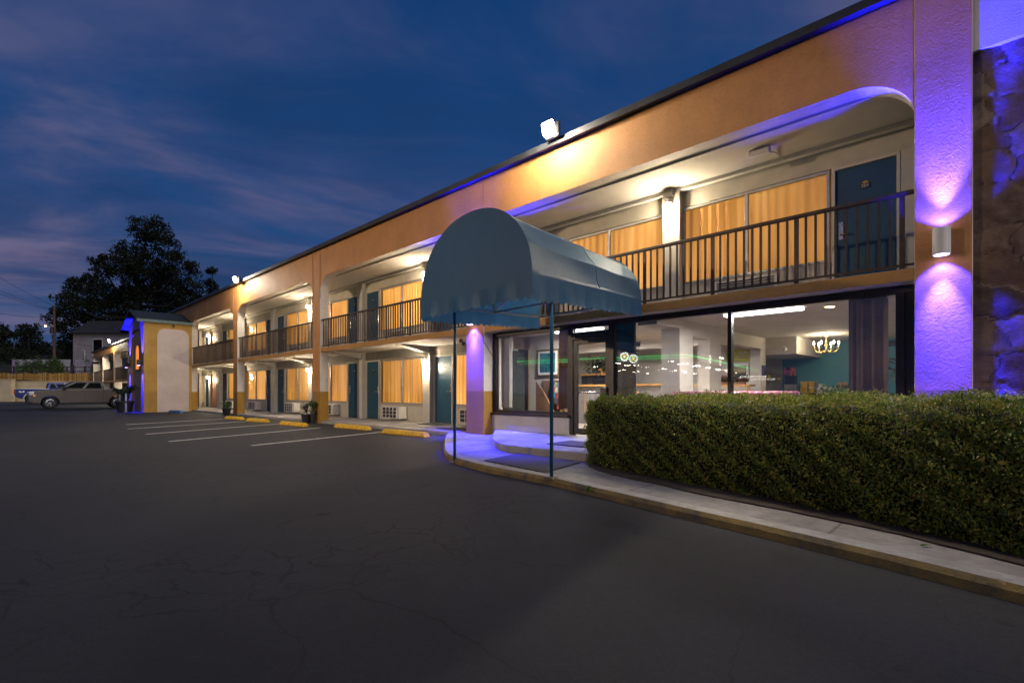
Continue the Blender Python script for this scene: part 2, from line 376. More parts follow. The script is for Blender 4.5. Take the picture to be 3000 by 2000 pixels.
# ------------------------------------------------------------------ world: clear dusk with thin cloud bands
def world():
    w = bpy.data.worlds.new('World'); scene.world = w; w.use_nodes = True; nt = w.node_tree; nt.nodes.clear()
    out = N(nt, 'ShaderNodeOutputWorld'); bg = N(nt, 'ShaderNodeBackground')
    tc = N(nt, 'ShaderNodeTexCoord').outputs['Generated']
    sx = N(nt, 'ShaderNodeSeparateXYZ'); nt.links.new(tc, sx.inputs[0])
    sky = N(nt, 'ShaderNodeTexSky', sky_type='NISHITA', sun_disc=False); sky.sun_elevation = R(-3.0); sky.sun_rotation = R(150)
    g = ramp(nt, sx.outputs['Z'], [(0.0, (.024, .054, .115)), (.12, (.014, .046, .122)), (.30, (.005, .033, .112)), (.6, (.0012, .023, .090)), (1.0, (.001, .015, .065))])
    # cloud layer: project the view direction on a flat deck
    z = math_(nt, 'ADD', math_(nt, 'MAXIMUM', sx.outputs['Z'], 0.0), .14)
    u = math_(nt, 'DIVIDE', sx.outputs['X'], z); v = math_(nt, 'DIVIDE', sx.outputs['Y'], z)
    cv = N(nt, 'ShaderNodeCombineXYZ'); nt.links.new(u, cv.inputs[0]); nt.links.new(v, cv.inputs[1])
    mp = N(nt, 'ShaderNodeMapping'); mp0 = N(nt, 'ShaderNodeMapping'); mp0.inputs['Rotation'].default_value = (0, 0, R(-62)); nt.links.new(cv.outputs[0], mp0.inputs['Vector'])
    mp.inputs['Scale'].default_value = (.62, 1.15, 1); mp.inputs['Location'].default_value = (1.3, .4, 0)
    nt.links.new(mp0.outputs[0], mp.inputs['Vector'])
    n1 = noise(nt, mp.outputs[0], .62, 8, .56, 1.5); n2 = noise(nt, mp.outputs[0], 1.7, 6, .55, .5)
    d = math_(nt, 'ADD', math_(nt, 'MULTIPLY', n1, .75), math_(nt, 'MULTIPLY', n2, .25))
    m1 = ramp(nt, d, [(.38, (0, 0, 0)), (.48, (.55, .55, .55)), (.58, (1, 1, 1))])
    low = ramp(nt, sx.outputs['Z'], [(0.02, (.75, .75, .75)), (.30, (.9, .9, .9)), (.62, (.25, .25, .25))])
    fac = math_(nt, 'MULTIPLY', m1, low)
    ccol = ramp(nt, n2, [(.35, (.006, .016, .050)), (.48, (.026, .034, .088)), (.64, (.088, .074, .132))])
    c = mixc(nt, fac, g, ccol)
    grain = math_(nt, 'ADD', math_(nt, 'MULTIPLY', noise(nt, tc, 6.0, 3), .3), .85)
    gc = N(nt, 'ShaderNodeCombineXYZ'); [nt.links.new(grain, gc.inputs[i]) for i in range(3)]
    c = mixc(nt, .6, c, gc.outputs[0], 'MULTIPLY')
    c = mixc(nt, .04, c, sky.outputs[0], 'ADD')
    nt.links.new(c, bg.inputs[0]); bg.inputs[1].default_value = 1.75; nt.links.new(bg.outputs[0], out.inputs[0])
world()
sun = bpy.data.lights.new('dusk_glow', 'SUN'); sun.energy = 1.25; sun.angle = R(60); sun.color = (1.0, .95, .95)
so = bpy.data.objects.new('dusk_glow', sun); C.objects.link(so); so.rotation_euler = Vector((-1, .04, -.72)).to_track_quat('-Z', 'Y').to_euler()

def lamp(kind, name, loc, energy, color, radius=.05, size=None, parent=None):
    l = bpy.data.lights.new(name, kind); l.energy = energy; l.color = color
    if kind == 'AREA': l.shape = 'RECTANGLE'; l.size, l.size_y = size
    else: l.shadow_soft_size = radius
    o = bpy.data.objects.new(name, l); C.objects.link(o); o.location = loc
    if parent is not None: o.parent = parent
    return o
def spot(name, loc, target, energy, color, size=120, blend=.6, radius=.04):
    l = bpy.data.lights.new(name, 'SPOT'); l.energy = energy; l.color = color; l.spot_size = R(size); l.spot_blend = blend; l.shadow_soft_size = radius
    o = bpy.data.objects.new(name, l); C.objects.link(o); o.location = loc
    o.rotation_euler = (Vector(target) - Vector(loc)).to_track_quat('-Z', 'Y').to_euler(); return o

# ------------------------------------------------------------------ ground
lot = MB().grid(lambda a, b: (-700 + 1400 * a, -700 + 1400 * b, -.002), 8, 8).build('parking_lot', M['asphalt']); struct(lot)
M['line'] = None
def line_mat():
    m, nt, out = nt_new('faded_line_paint'); co = pos(nt)
    f = math_(nt, 'ADD', math_(nt, 'MULTIPLY', noise(nt, co, 14, 5, .7), .7), math_(nt, 'MULTIPLY', noise(nt, co, 1.2, 3), .5))
    c = ramp(nt, f, [(.38, (.12, .11, .10)), (.52, (.55, .52, .48)), (.75, (.78, .74, .68))])
    pbr(nt, out, c, .75); return m
M['line'] = line_mat()
for i, ((x0, y0), (x1, y1)) in enumerate([((-22.03, -5.06), (-23.85, -1.5)), ((-19.37, -5.42), (-21.14, -1.5)), ((-16.6, -5.46), (-18.74, -1.1)), ((-13.78, -5.52), (-15.67, -1.1)), ((-11.47, -4.52), (-12.79, -.55))]):
    d = Vector((x1 - x0, y1 - y0, 0)).normalized(); n = Vector((-d.y, d.x, 0)) * .05
    o = MB().hexa([(x0 - n.x, y0 - n.y, .0005), (x0 + n.x, y0 + n.y, .0005), (x1 + n.x, y1 + n.y, .0005), (x1 - n.x, y1 - n.y, .0005)],
                  [(x0 - n.x, y0 - n.y, .005), (x0 + n.x, y0 + n.y, .005), (x1 + n.x, y1 + n.y, .005), (x1 - n.x, y1 - n.y, .005)]).build('parking_line', M['line']); struct(o)

# walkway in front of the rooms (slopes gently towards the lot)
wk = MB().hexa([(-55, .03, -.02), (-9.0, .03, -.02), (-9.0, 1.75, -.02), (-55, 1.75, -.02)], [(-55, .03, .085), (-9.0, .03, .085), (-9.0, 1.75, .15), (-55, 1.75, .15)]).build('walkway', M['concrete'], bevel=.012); struct(wk)
# entrance pavement with a swept kerb
edge = [(-10.55, .02), (-9.95, -.55), (-8.95, -1.38), (-7.64, -2.42), (-6.9, -2.95), (-6.32, -3.24), (-5.8, -3.4), (-5.2, -3.52), (-4.5, -3.58), (-3.93, -3.645), (-3.29, -3.80), (-2.59, -3.945), (-2.1, -4.06), (-1.45, -4.18), (-.93, -4.30), (-.5, -4.40), (.04, -4.55), (1.5, -4.95), (4, -5.5), (12, -6.6)]
def smooth_path(p, it=2):
    for _ in range(it):
        q = [p[0]]
        for a, b in zip(p, p[1:]):
            q += [(a[0] * .75 + b[0] * .25, a[1] * .75 + b[1] * .25), (a[0] * .25 + b[0] * .75, a[1] * .25 + b[1] * .75)]
        p = q + [p[-1]]
    return p
edge = smooth_path(edge)
PV = .09
def pavement_mat():
    m, nt, out = nt_new('entrance_concrete'); co = pos(nt)
    f = noise(nt, co, 1.4, 7, .62)
    c = ramp(nt, f, [(.3, (.19, .175, .165)), (.52, (.30, .28, .27)), (.72, (.37, .35, .335))])
    c = mixc(nt, .7, c, ramp(nt, noise(nt, co, 9, 5, .7), [(.35, (.68, .67, .66)), (.6, (1.05, 1.05, 1.05))]), 'MULTIPLY')
    sp = N(nt, 'ShaderNodeSeparateXYZ'); nt.links.new(co, sp.inputs[0])
    j = math_(nt, 'ABSOLUTE', math_(nt, 'SUBTRACT', math_(nt, 'FRACT', math_(nt, 'MULTIPLY', math_(nt, 'ADD', sp.outputs['X'], math_(nt, 'MULTIPLY', noise(nt, co, 6, 2), .01)), .52)), .5))
    jl = math_(nt, 'LESS_THAN', j, .006)
    c = mixc(nt, math_(nt, 'MULTIPLY', jl, .7), c, (.10, .09, .08))
    h = math_(nt, 'SUBTRACT', noise(nt, co, 80, 3), jl)
    pbr(nt, out, c, .78, 0, bump(nt, h, .4, .008), .35); return m
M['pave'] = pavement_mat()
inner = [(12, .3), (-9.4, .3), (-10.55, .3)]
o = MB().prism([(p[0], p[1] + .10) for p in edge] + inner, -.02, PV).build('entrance_pavement', M['pave']); struct(o)
kb = MB(); n = len(edge)
vs = []
for i, p in enumerate(edge):
    j = .012 * math.sin(i * 2.1) * (i % 3 == 0)
    a = Vector((p[0], p[1], 0)); d = Vector((edge[min(i + 1, n - 1)][0] - edge[max(i - 1, 0)][0], edge[min(i + 1, n - 1)][1] - edge[max(i - 1, 0)][1], 0)).normalized()
    nn = Vector((-d.y, d.x, 0))
    if nn.y < 0: nn = -nn
    vs += [a - nn * .03 + Vector((0, 0, -.03)), a - nn * .022 + Vector((0, 0, PV - .035 + j * .3)), a + nn * .006 + Vector((0, 0, PV + .001)), a + nn * .16 + Vector((0, 0, PV + .003)), a + nn * .16 + Vector((0, 0, -.03))]
kb.add(vs, [(i * 5 + k, i * 5 + k + 1, i * 5 + k + 6, i * 5 + k + 5) for i in range(n - 1) for k in range(4)])
def kerb_mat():
    m, nt, out = nt_new('kerb_painted'); g = N(nt, 'ShaderNodeNewGeometry'); co = g.outputs['Position']
    sz = N(nt, 'ShaderNodeSeparateXYZ'); nt.links.new(g.outputs['True Normal'], sz.inputs[0])
    top = math_(nt, 'GREATER_THAN', sz.outputs['Z'], .75)
    face = ramp(nt, noise(nt, co, 3.0, 6, .7), [(.35, (.10, .085, .07)), (.5, (.22, .155, .06)), (.66, (.34, .22, .06))])
    tp = ramp(nt, noise(nt, co, 5.0, 6, .7), [(.3, (.26, .24, .22)), (.6, (.42, .40, .38))])
    pbr(nt, out, mixc(nt, top, face, tp), .8, 0, bump(nt, noise(nt, co, 40, 5, .7), .8, .015), .35); return m
struct(kb.build('kerb', kerb_mat(), smooth=False))
# raised step before the lobby door
stp = MB().prism([(-6.2, -2.2), (-1.2, -2.2), (-1.2, .3), (-9.1, .3), (-8.2, -.62), (-7.35, -1.46), (-6.7, -1.95)], PV - .01, .22).build('entrance_step', M['concrete'], bevel=.02); struct(stp)
# planting bed under the hedge, widened and darkened as the hedge's shadow band
struct(MB().prism([(-4.4, -2.3), (-4.2, -2.6), (-3.9, -2.82), (-3.6, -2.95), (-3.2, -3.1), (-2.9, -3.16), (-2.45, -3.34), (-2.1, -3.44), (-1.68, -3.52), (-1.4, -3.57), (-1.07, -3.67), (-.8, -3.75), (-.58, -3.81), (-.38, -3.92), (-.19, -4.0), (.04, -4.12), (1.5, -4.5), (12, -6.0), (12, .2), (-4.2, -1.0)], PV + .002, PV + .014).build('bed_and_hedge_shadow', M['soil_shade']))

# ------------------------------------------------------------------ motel building
MT = thing('motel_building', 'long two storey motel with tan arcaded front, balconies and orange lit windows', 'motel')
W = 1.55                     # room wall line
Z1, Z2, ZC = 2.60, 2.74, 5.28  # soffit of the balcony slab, its top, ceiling of the balcony
piers = [(-.92, -.36), (-9.85, -9.2), (-18.6, -18.0), (-27.45, -26.86), (-35.45, -34.92)]
for a, b in piers[1:]:
    MB().box(a, b, 0, .33, -.02, 4.55).build('pier', M['stucco'], MT, bevel=.012)
P0 = MB().box(-.92, -.36, -.012, .42, -.02, 6.95).build('pier', M['stucco'], MT, bevel=.012)
P0['label'] = 'tall end pier washed in violet light from its wall lamp'
# fascia with rounded corners over every bay
def fascia(bays, z0, zt, zc, y0, y1, rx=.75, rz=.6, n=12):
    mb = MB()
    prof = []                                      # (x, bottom z)
    for a, b in bays:
        prof.append((a, zc))
        prof += [(a + rx * (1 - math.cos(k / n * math.pi / 2)), z0 - rz + rz * math.sin(k / n * math.pi / 2)) for k in range(n + 1)]
        prof += [(b - rx * (1 - math.cos(k / n * math.pi / 2)), z0 - rz + rz * math.sin(k / n * math.pi / 2)) for k in range(n, -1, -1)]
        prof.append((b, zc))
    q = [prof[0]]
    for p in prof[1:]:
        if abs(p[0] - q[-1][0]) > 1e-5 or abs(p[1] - q[-1][1]) > 1e-5: q.append(p)
    vs = []
    for x, z in q: vs += [(x, y0, z), (x, y0, zt), (x, y1, z), (x, y1, zt)]
    fs = []
    for i in range(len(q) - 1):
        a = i * 4; b = a + 4
        if abs(q[i][0] - q[i + 1][0]) > 1e-5: fs += [(a, b, b + 1, a + 1), (a + 2, a + 3, b + 3, b + 2), (a + 1, b + 1, b + 3, a + 3)]
        fs.append((a, a + 2, b + 2, b))
    fs += [(0, 1, 3, 2), (len(vs) - 4, len(vs) - 2, len(vs) - 1, len(vs) - 3)]
    return mb.add(vs, fs)
bays = [(-44.0, -35.45), (-34.92, -27.45), (-26.86, -18.6), (-18.0, -9.85), (-9.2, -.92)]
fascia(bays, 5.32, 6.305, 4.55, .004, .33).build('fascia', M['stucco'], MT)
fascia([(-.36, 8.6)], 5.29, 6.305, 4.55, .03, .33, .01, .02).build('fascia', M['stucco_white'], MT)
M['joint'] = plain('joint_sealant', (.30, .17, .09), .7)
for a, b in piers[1:]:                            # joints cut where the piers run up through the fascia
    for x in (a, b): MB().box(x - .008, x + .008, -.004, .02, 4.56, 6.23).build('expansion_joint', M['joint'], MT)
MB().box(-44.2, -.93, -.12, 9.6, 6.31, 6.40).build('roof', M['roof_dark'], MT, bevel=.02)
MB().box(-.34, 12, -.1, 9.6, 6.31, 6.40).build('roof', M['roof_dark'], MT, bevel=.02)
MB().box(-44.2, -.93, -.15, -.122, 6.285, 6.41).build('drip_edge', M['roof_dark'], MT)
MB().box(-44, -.93, .335, 1.6, ZC, ZC + .1).build('balcony_ceiling', M['walk_ceiling'], MT)
MB().box(-44, -.93, 1.40, 1.52, ZC - .07, ZC - .004).build('ceiling_trim', M['walk_ceiling'], MT)
slab_x = [(-44.0, -35.46), (-34.91, -27.46), (-26.85, -18.61), (-17.99, -9.86), (-9.19, -.93)]
for a, b in slab_x:
    MB().box(a, b, .012, .30, Z1 - .02, Z2).build('balcony_edge', M['slab'], MT, bevel=.01)
MB().box(-44, -.93, .302, 1.6, Z1, Z2 - .01).build('balcony_slab', M['walk_ceiling'], MT)
# side wall panel with stonework to the right of the end pier
def stone_wall(x0, x1, z0, z1, y):
    nx, nz = int((x1 - x0) / .03), int((z1 - z0) / .03)
    gx, gz = np.meshgrid(np.linspace(x0, x1, nx + 1), np.linspace(z0, z1, nz + 1))
    seeds = []
    zz = z0 - .2; row = 0
    while zz < z1 + .4:
        h = random.uniform(.26, .52); xx = x0 - .4 + random.uniform(0, .3)
        while xx < x1 + .4:
            w = random.uniform(.38, .80); seeds.append((xx + w / 2, zz + h / 2 + random.uniform(-.09, .09), random.random())); xx += w
        zz += h
    S = np.array(seeds)
    wx = gx + .05 * np.sin(gz * 7 + gx * 3) + .03 * np.sin(gz * 19 + 2); wz = gz + .05 * np.sin(gx * 8 + 1) + .025 * np.sin(gx * 21 + gz * 5)
    d = np.sqrt((wx[..., None] - S[:, 0]) ** 2 + ((wz[..., None] - S[:, 1]) * 1.45) ** 2)
    o_ = np.argsort(d, axis=-1)[..., :2]; d1 = np.take_along_axis(d, o_[..., :1], -1)[..., 0]; d2 = np.take_along_axis(d, o_[..., 1:2], -1)[..., 0]
    e = np.clip((d2 - d1) / .10, 0, 1); rnd = S[o_[..., 0], 2]
    nz_ = rng.normal(0, 1, gx.shape)
    def blur(a, k):
        for _ in range(k): a = (a + np.roll(a, 1, 0) + np.roll(a, -1, 0) + np.roll(a, 1, 1) + np.roll(a, -1, 1)) / 5
        return a / a.std()
    tilt = (np.sin(rnd * 91) * (gx - S[o_[..., 0], 0]) + np.sin(rnd * 57) * (gz - S[o_[..., 0], 1])) * .05
    rough = .006 * blur(nz_, 5) + .008 * blur(rng.normal(0, 1, gx.shape), 24) + tilt
    yy = y - (.016 * np.minimum(1, e * 2.2) + .012 * rnd * e + rough * .7 * e)
    verts = np.stack([gx, yy, gz], -1).reshape(-1, 3)
    i = np.arange(nx * nz).reshape(nz, nx); a = (np.arange(nz)[:, None] * (nx + 1) + np.arange(nx)[None]).ravel()
    faces = np.stack([a, a + 1, a + nx + 2, a + nx + 1], 1)
    m, nt, out = nt_new('fieldstone')
    at = N(nt, 'ShaderNodeAttribute', attribute_name='stone'); sp = N(nt, 'ShaderNodeSeparateColor'); nt.links.new(at.outputs['Color'], sp.inputs[0])
    co = pos(nt)
    c = ramp(nt, sp.outputs[0], [(0, (.12, .07, .045)), (.3, (.22, .15, .10)), (.6, (.16, .11, .085)), (.8, (.30, .23, .17)), (1, (.09, .06, .05))])
    c = mixc(nt, .75, c, ramp(nt, noise(nt, co, 7, 7, .68), [(.3, (.5, .48, .46)), (.7, (1.35, 1.3, 1.25))]), 'MULTIPLY')
    c = mixc(nt, math_(nt, 'LESS_THAN', sp.outputs[1], .22), c, (.09, .072, .05))
    pbr(nt, out, c, .82, 0, bump(nt, noise(nt, co, 26, 6, .7), .8, .02), .3)
    ob = np_mesh('stone_facing', verts, faces, m, MT, True)
    ca = ob.data.color_attributes.new('stone', 'FLOAT_COLOR', 'POINT')
    col = np.stack([rnd.ravel(), e.ravel(), e.ravel() * 0, np.ones(e.size)], 1).astype(np.float32); ca.data.foreach_set('color', col.ravel())
    return ob
so_ = stone_wall(-.36, 4.2, -.02, 5.6, .125); so_['label'] = 'rough fieldstone wall beside the violet end pier'
MB().box(4.2, 8.6, .25, .4, 0, 5.6).build('wall', M['stucco_white'], MT)
MB().box(8.6, 9.2, 0, .42, 0, 6.24).build('pier', M['stucco'], MT)

# room walls: solid wall behind, columns, panels, windows and doors in front of it
MB().box(-44, -9.12, 1.72, 1.9, -.02, Z1).build('wall', M['wall'], MT)
MB().box(-44, -.93, 1.72, 1.9, Z2 - .02, ZC).build('wall', M['wall'], MT)
MB().box(-44, 12, 9.3, 9.5, 0, 6.25).build('wall', M['wall'], MT)
MB().box(-44.1, -43.9, 0.34, 9.3, 0, 6.25).build('wall', M['wall'], MT)
MB().box(11.8, 12, .3, 9.3, 0, 6.25).build('wall', M['wall'], MT)
cols = [-5.03, -9.22, -13.45, -17.67, -21.95, -26.23, -30.5, -34.75, -39.0]
def pleats(x0, x1, y, z0, z1):
    nx = max(12, int((x1 - x0) / .035)); ph = random.uniform(0, 9); k = random.uniform(34, 46)
    def fn(a, b):
        x = x0 + (x1 - x0) * a
        return (x, y + .024 * math.sin(k * x + 2.2 * math.sin(3.1 * x + ph) + 1.1 * math.sin(7.3 * x + 2 * ph) + .5 * math.sin(4 * b + x)) * (.6 + .4 * math.sin(1.7 * x + ph)), z0 + (z1 - z0) * b)
    return MB().grid(fn, nx * 2, 5)
def window(x0, x1, z0, z1, mull=None, label=None):
    mull = mull or (x0 + x1) / 2; f = MB(); y0, y1 = W - .03, W + .045
    for a, b in ((x0, x0 + .045), (mull - .03, mull + .03), (x1 - .045, x1)): f.box(a, b, y0, y1, z0, z1)
    for a, b in ((x0 + .045, mull - .03), (mull + .03, x1 - .045)):
        f.box(a, b, y0, y1, z0, z0 + .045); f.box(a, b, y0, y1, z1 - .045, z1)
    w = f.build('window', M['alu'], MT, bevel=.004)
    if label: w['label'] = label
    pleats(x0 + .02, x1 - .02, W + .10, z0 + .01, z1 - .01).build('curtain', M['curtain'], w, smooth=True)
    for a, b in ((x0 + .04, mull - .025), (mull + .025, x1 - .04)):
        MB().add([(a, W + .012, z0 + .04), (b, W + .012, z0 + .04), (b, W + .012, z1 - .04), (a, W + .012, z1 - .04)], [(0, 1, 2, 3)]).build('pane', M['glass'], w)
    return w
def door(x0, x1, z0, z1, hinge_right, number=None, label=None):
    d = MB().box(x0 + .05, x1 - .05, W + .02, W + .07, z0 + .015, z1 - .05).build('door', M['teal'], MT, bevel=.004)
    if label: d['label'] = label
    fr = MB()
    fr.box(x0, x0 + .048, W - .03, W + .08, z0, z1); fr.box(x1 - .048, x1, W - .03, W + .08, z0, z1); fr.box(x0 + .048, x1 - .048, W - .03, W + .08, z1 - .048, z1)
    fr.build('door_frame', M['wall_trim'], d, bevel=.004)
    hx = x0 + .13 if hinge_right else x1 - .13; s = 1 if hinge_right else -1
    h = MB().box(hx - .035, hx + .035, W - .005, W + .019, z0 + .92, z0 + 1.22)
    h.build('lock_plate', M['chrome'], d, bevel=.006)
    MB().tube([(hx, W - .005, z0 + 1.0), (hx, W - .05, z0 + 1.0), (hx + s * .12, W - .055, z0 + 1.0)], .011, 8).build('handle', M['brass'], d, smooth=True)
    cx = (x0 + x1) / 2; zc = z0 + 1.74
    MB().box(cx - .075, cx + .075, W + .008, W + .02, zc - .04, zc + .04).build('number_plate', M['navy'], d)
    MB().extrude([(cx + .04 * math.cos(a), W, zc + .042 + .036 * math.sin(a)) for a in [math.pi * k / 12 for k in range(13)]], (0, .010, 0), (0, .02, 0)).build('sun_badge', M['yellow_plastic'], d)
    if number: text(number, (cx, W + .006, zc - .028), .075, M['paper'], d, 'door_number')
    return d
def text(s, loc, size, mat, parent, name, rot=(R(90), 0, 0), ext=.001, align='CENTER', label=None):
    cu = bpy.data.curves.new('lettering', 'FONT'); cu.body = s; cu.size = size; cu.align_x = align; cu.extrude = ext
    t = bpy.data.objects.new('lettering', cu); C.objects.link(t); bpy.context.view_layer.update()
    me = bpy.data.meshes.new_from_object(t.evaluated_get(bpy.context.evaluated_depsgraph_get())); bpy.data.objects.remove(t); bpy.data.curves.remove(cu)
    o = bpy.data.objects.new(name, me); C.objects.link(o); me.materials.clear(); me.materials.append(mat)
    o.location = loc; o.rotation_euler = rot
    if parent is not None:
        o.parent = parent
        pm = Matrix.Identity(4); p = parent; chain = []
        while p is not None: chain.append(p); p = p.parent
        for p in reversed(chain): pm = pm @ p.matrix_parent_inverse @ Matrix.LocRotScale(p.location, p.rotation_euler, p.scale) if p.parent else Matrix.LocRotScale(p.location, p.rotation_euler, p.scale)
        o.matrix_parent_inverse = pm.inverted()
    return o
def panel(x0, x1, z0, z1, proud=0.0):
    MB().box(x0, x1, W - .012 - proud, 1.715, z0, z1).build('wall_panel', M['wall'], MT, bevel=.004)

AC = []   # air conditioners to place: (x centre, z bottom, upper?, label)
rooms = [  # (column on the left, column on the right, door on the left?)
    (-9.22, -5.03, True), (-13.45, -9.22, True), (-17.67, -13.45, True), (-21.95, -17.67, False), (-26.23, -21.95, True), (-30.5, -26.23, False), (-34.75, -30.5, True)]
floors = [(.15, .72, 2.28, Z1), (2.74, 3.32, 4.85, ZC)]
for c in cols:
    for fl, (zb, zs, zt, ztop) in enumerate(floors):
        if c > -9.5 and fl == 0: continue
        MB().box(c - .19, c + .19, W - .16, 1.715, zb - .03 if fl == 0 else zb - .015, ztop).build('column', M['wall_trim'], MT, bevel=.006)
    if c < -9.5:
        MB().add([(c - .16, .34, Z1 - .004), (c + .16, .34, Z1 - .004), (c + .16, 1.4, Z1 - .004), (c - .16, 1.4, Z1 - .004),
                  (c - .16, .34, Z1 - .03), (c + .16, .34, Z1 - .03), (c + .16, 1.4, Z1 - .22), (c - .16, 1.4, Z1 - .22)],
                 [(0, 1, 2, 3), (7, 6, 5, 4), (0, 4, 5, 1), (1, 5, 6, 2), (2, 6, 7, 3), (3, 7, 4, 0)]).build('slab_bracket', M['walk_ceiling'], MT)
for ri, (a, b, dl) in enumerate(rooms):
    a2, b2 = a + .19, b - .19
    for fl, (zb, zs, zt, ztop) in enumerate(floors):
        if fl == 0 and a > -9.5: continue
        if dl: dx = (a2 + .02, a2 + .98); wx = (dx[1] + .02, b2 - .01)
        else: dx = (b2 - .98, b2 - .02); wx = (a2 + .01, dx[0] - .02)
        door(dx[0], dx[1], zb, zt + .02, not dl)
        window(wx[0], wx[1], zs, zt)
        panel(a2, b2, zt + .022, ztop - .002)                        # header
        panel(wx[0], wx[1], zb - .02, zs - .002)                     # apron under the window
        AC.append(((wx[0] + wx[1]) / 2 - (.25 if dl else -.25), zb, fl, ri))
# the end room upstairs
door(-2.19, -1.26, 2.74, 4.88, True, '201', 'teal door with a navy 201 number plate under a yellow half sun')
window(-4.84, -2.22, 3.32, 4.87, -3.58)
panel(-4.84, -.93, 4.885, ZC - .002); panel(-4.84, -2.22, 2.72, 3.318)
MB().box(-1.255, -.93, W - .02, 1.715, 2.72, 4.883).build('wall_panel', M['wall_trim'], MT)
AC.append((-3.6, 2.74, 1, -1))
# the last bay before the stair tower
for zb, zs, zt, ztop in floors:
    panel(-38.8, -34.94, zt + .022, ztop - .002); window(-40.6, -38.15, zs - .3, zt); door(-38.1, -37.2, zb, zt, True)
    MB().box(-36.98, -36.6, W - .1, 1.715, zb, zt).build('column', M['wall_trim'], MT)
    MB().box(-36.55, -35.0, W, 1.715, zb, zt).build('wall_panel', M['tower'], MT)
# balcony railings, one to a bay
for bi, (a, b) in enumerate(slab_x):
    y = .07; mb = MB(); n = max(2, int(round((b - a) / .127)))
    for i in range(1, n):
        x = a + (b - a) * i / n
        w = .030 if i % 10 == 4 else .015
        mb.box(x - w, x + w, y - .012, y + .012, Z2 + .045 if w < .02 else Z2 - .01, 3.72)
    mb.box(a, b, y - .015, y + .015, Z2 + .045, Z2 + .075)
    rl = mb.build('railing', M['rail'], MT)
    MB().box(a, b, y - .035, y + .035, 3.72, 3.775).build('handrail', M['rail'], rl, bevel=.012)

# ------------------------------------------------------------------ lobby front
G = .36
fr = MB()
fr.box(-9.2, -.93, G - .05, G + .06, 2.47, Z1 - .022)                     # head
for a, b in ((-9.2, -9.10), (-6.86, -6.72), (-5.82, -5.70), (-3.45, -3.385), (-1.16, -1.06)): fr.box(a, b, G - .05, G + .06, .55 if b > -5.5 or b < -7 else .2, 2.47)
fr.box(-1.06, -.93, G - .02, G + .06, .1, 2.47)
fr.box(-9.10, -6.86, G - .06, G + .06, .62, .70); fr.box(-9.2, -6.8, G - .14, G - .05, .575, .625)
fr.box(-5.27, -1.16, G - .06, G + .06, .62, .70)
fr.box(-6.72, -5.82, G - .05, G + .06, 2.235, 2.385)
st = fr.build('storefront_frame', M['dark_frame'], MT, bevel=.005)
MB().box(-5.69, -5.27, G + .03, G + .08, .2, 2.47).build('dark_panel', M['dark_frame'], st)
MB().box(-9.2, -6.81, G - .10, G + .10, .05, .574).build('low_wall', M['stucco_white'], MT, bevel=.015)
MB().box(-5.70, -.93, G - .02, G + .10, .05, .61).build('low_wall', M['stucco_white'], MT, bevel=.015)
for a, b, z0, z1 in ((-9.10, -6.86, .70, 2.47), (-5.70, -3.45, .70, 2.47), (-3.385, -1.16, .70, 2.47), (-6.72, -5.82, 2.385, 2.47)):
    tl, tv = .0024 * (b - a), .003 * (z1 - z0)          # two sheets, never quite parallel
    MB().add([(a, G - tl, z0), (b, G + tl, z0), (b, G + tl, z1), (a, G - tl, z1), (a, G + .014 + tl, z0), (b, G + .014 - tl, z0), (b, G + .014 - tl + tv, z1), (a, G + .014 + tl + tv, z1)], [(0, 1, 2, 3), (4, 5, 6, 7)]).build('storefront_pane', M['lobby_glass'], st)
dr = MB()
dr.box(-6.70, -6.62, G - .03, G + .03, .23, 2.23); dr.box(-5.91, -5.83, G - .03, G + .03, .23, 2.23); dr.box(-6.62, -5.91, G - .03, G + .03, 2.14, 2.23); dr.box(-6.62, -5.91, G - .03, G + .03, .23, .36)
ld = dr.build('door', M['dark_frame'], MT, bevel=.004); ld['label'] = 'dark framed glass lobby door under the awning'
MB().add([(-6.62, G, .36), (-5.91, G, .36), (-5.91, G, 2.14), (-6.62, G, 2.14)], [(0, 1, 2, 3)]).build('pane', M['lobby_glass'], ld)
MB().tube([(-6.62, G - .06, 1.12), (-5.93, G - .06, 1.12)], .014, 8).build('push_bar', M['chrome'], ld, smooth=True)
MB().box(-5.99, -5.84, G - .10, G - .031, 1.0, 1.22).build('lock_box', M['dark_frame'], ld, bevel=.01)
# room behind it
MB().box(-9.15, -.95, G + .07, 1.9, .02, .2).build('lobby_floor', M['floor_tile'], MT)
MB().box(-11.5, -.95, 1.901, 9.3, .02, .2).build('lobby_floor', M['floor_tile'], MT)
MB().box(-11.5, -.95, 1.601, 9.3, Z1 - .006, Z1 + .08).build('lobby_ceiling', M['ceiling'], MT)
MB().box(-9.15, -.95, G + .07, 1.60, Z1 - .006, Z1 - .001).build('lobby_ceiling', M['ceiling'], MT)
lw = MB()
lw.box(-9.19, -9.16, G + .07, 1.0, .2, Z1 - .01)                       # left wall, with a glazed side door
lw.box(-9.16, -8.02, 1.62, 1.72, .2, Z1 - .01)                            # short back wall with the picture
lw.box(-11.5, -5.11, 6.4, 6.5, .2, Z1 - .01)
lw.box(-11.6, -11.5, 1.92, 6.4, .2, Z1 - .01)
lw.box(-11.4, -5.25, 4.4, 4.55, 2.33, Z1 - .01)
lw.build('lobby_wall', M['beige'], MT)
pt = MB()
pt.box(-5.24, -4.83, 1.38, 1.70, .2, Z1 - .01)                            # pillar
pt.box(-5.10, -4.83, 1.70, 1.98, .2, Z1 - .01); pt.box(-5.10, -4.83, 1.98, 2.80, 2.31, Z1 - .01)
pt.box(-5.10, -4.83, 2.80, 3.43, .2, Z1 - .01); pt.box(-5.10, -4.83, 3.43, 6.02, 2.29, Z1 - .01)
pt.box(-5.10, -4.83, 6.02, 6.41, .2, Z1 - .01)
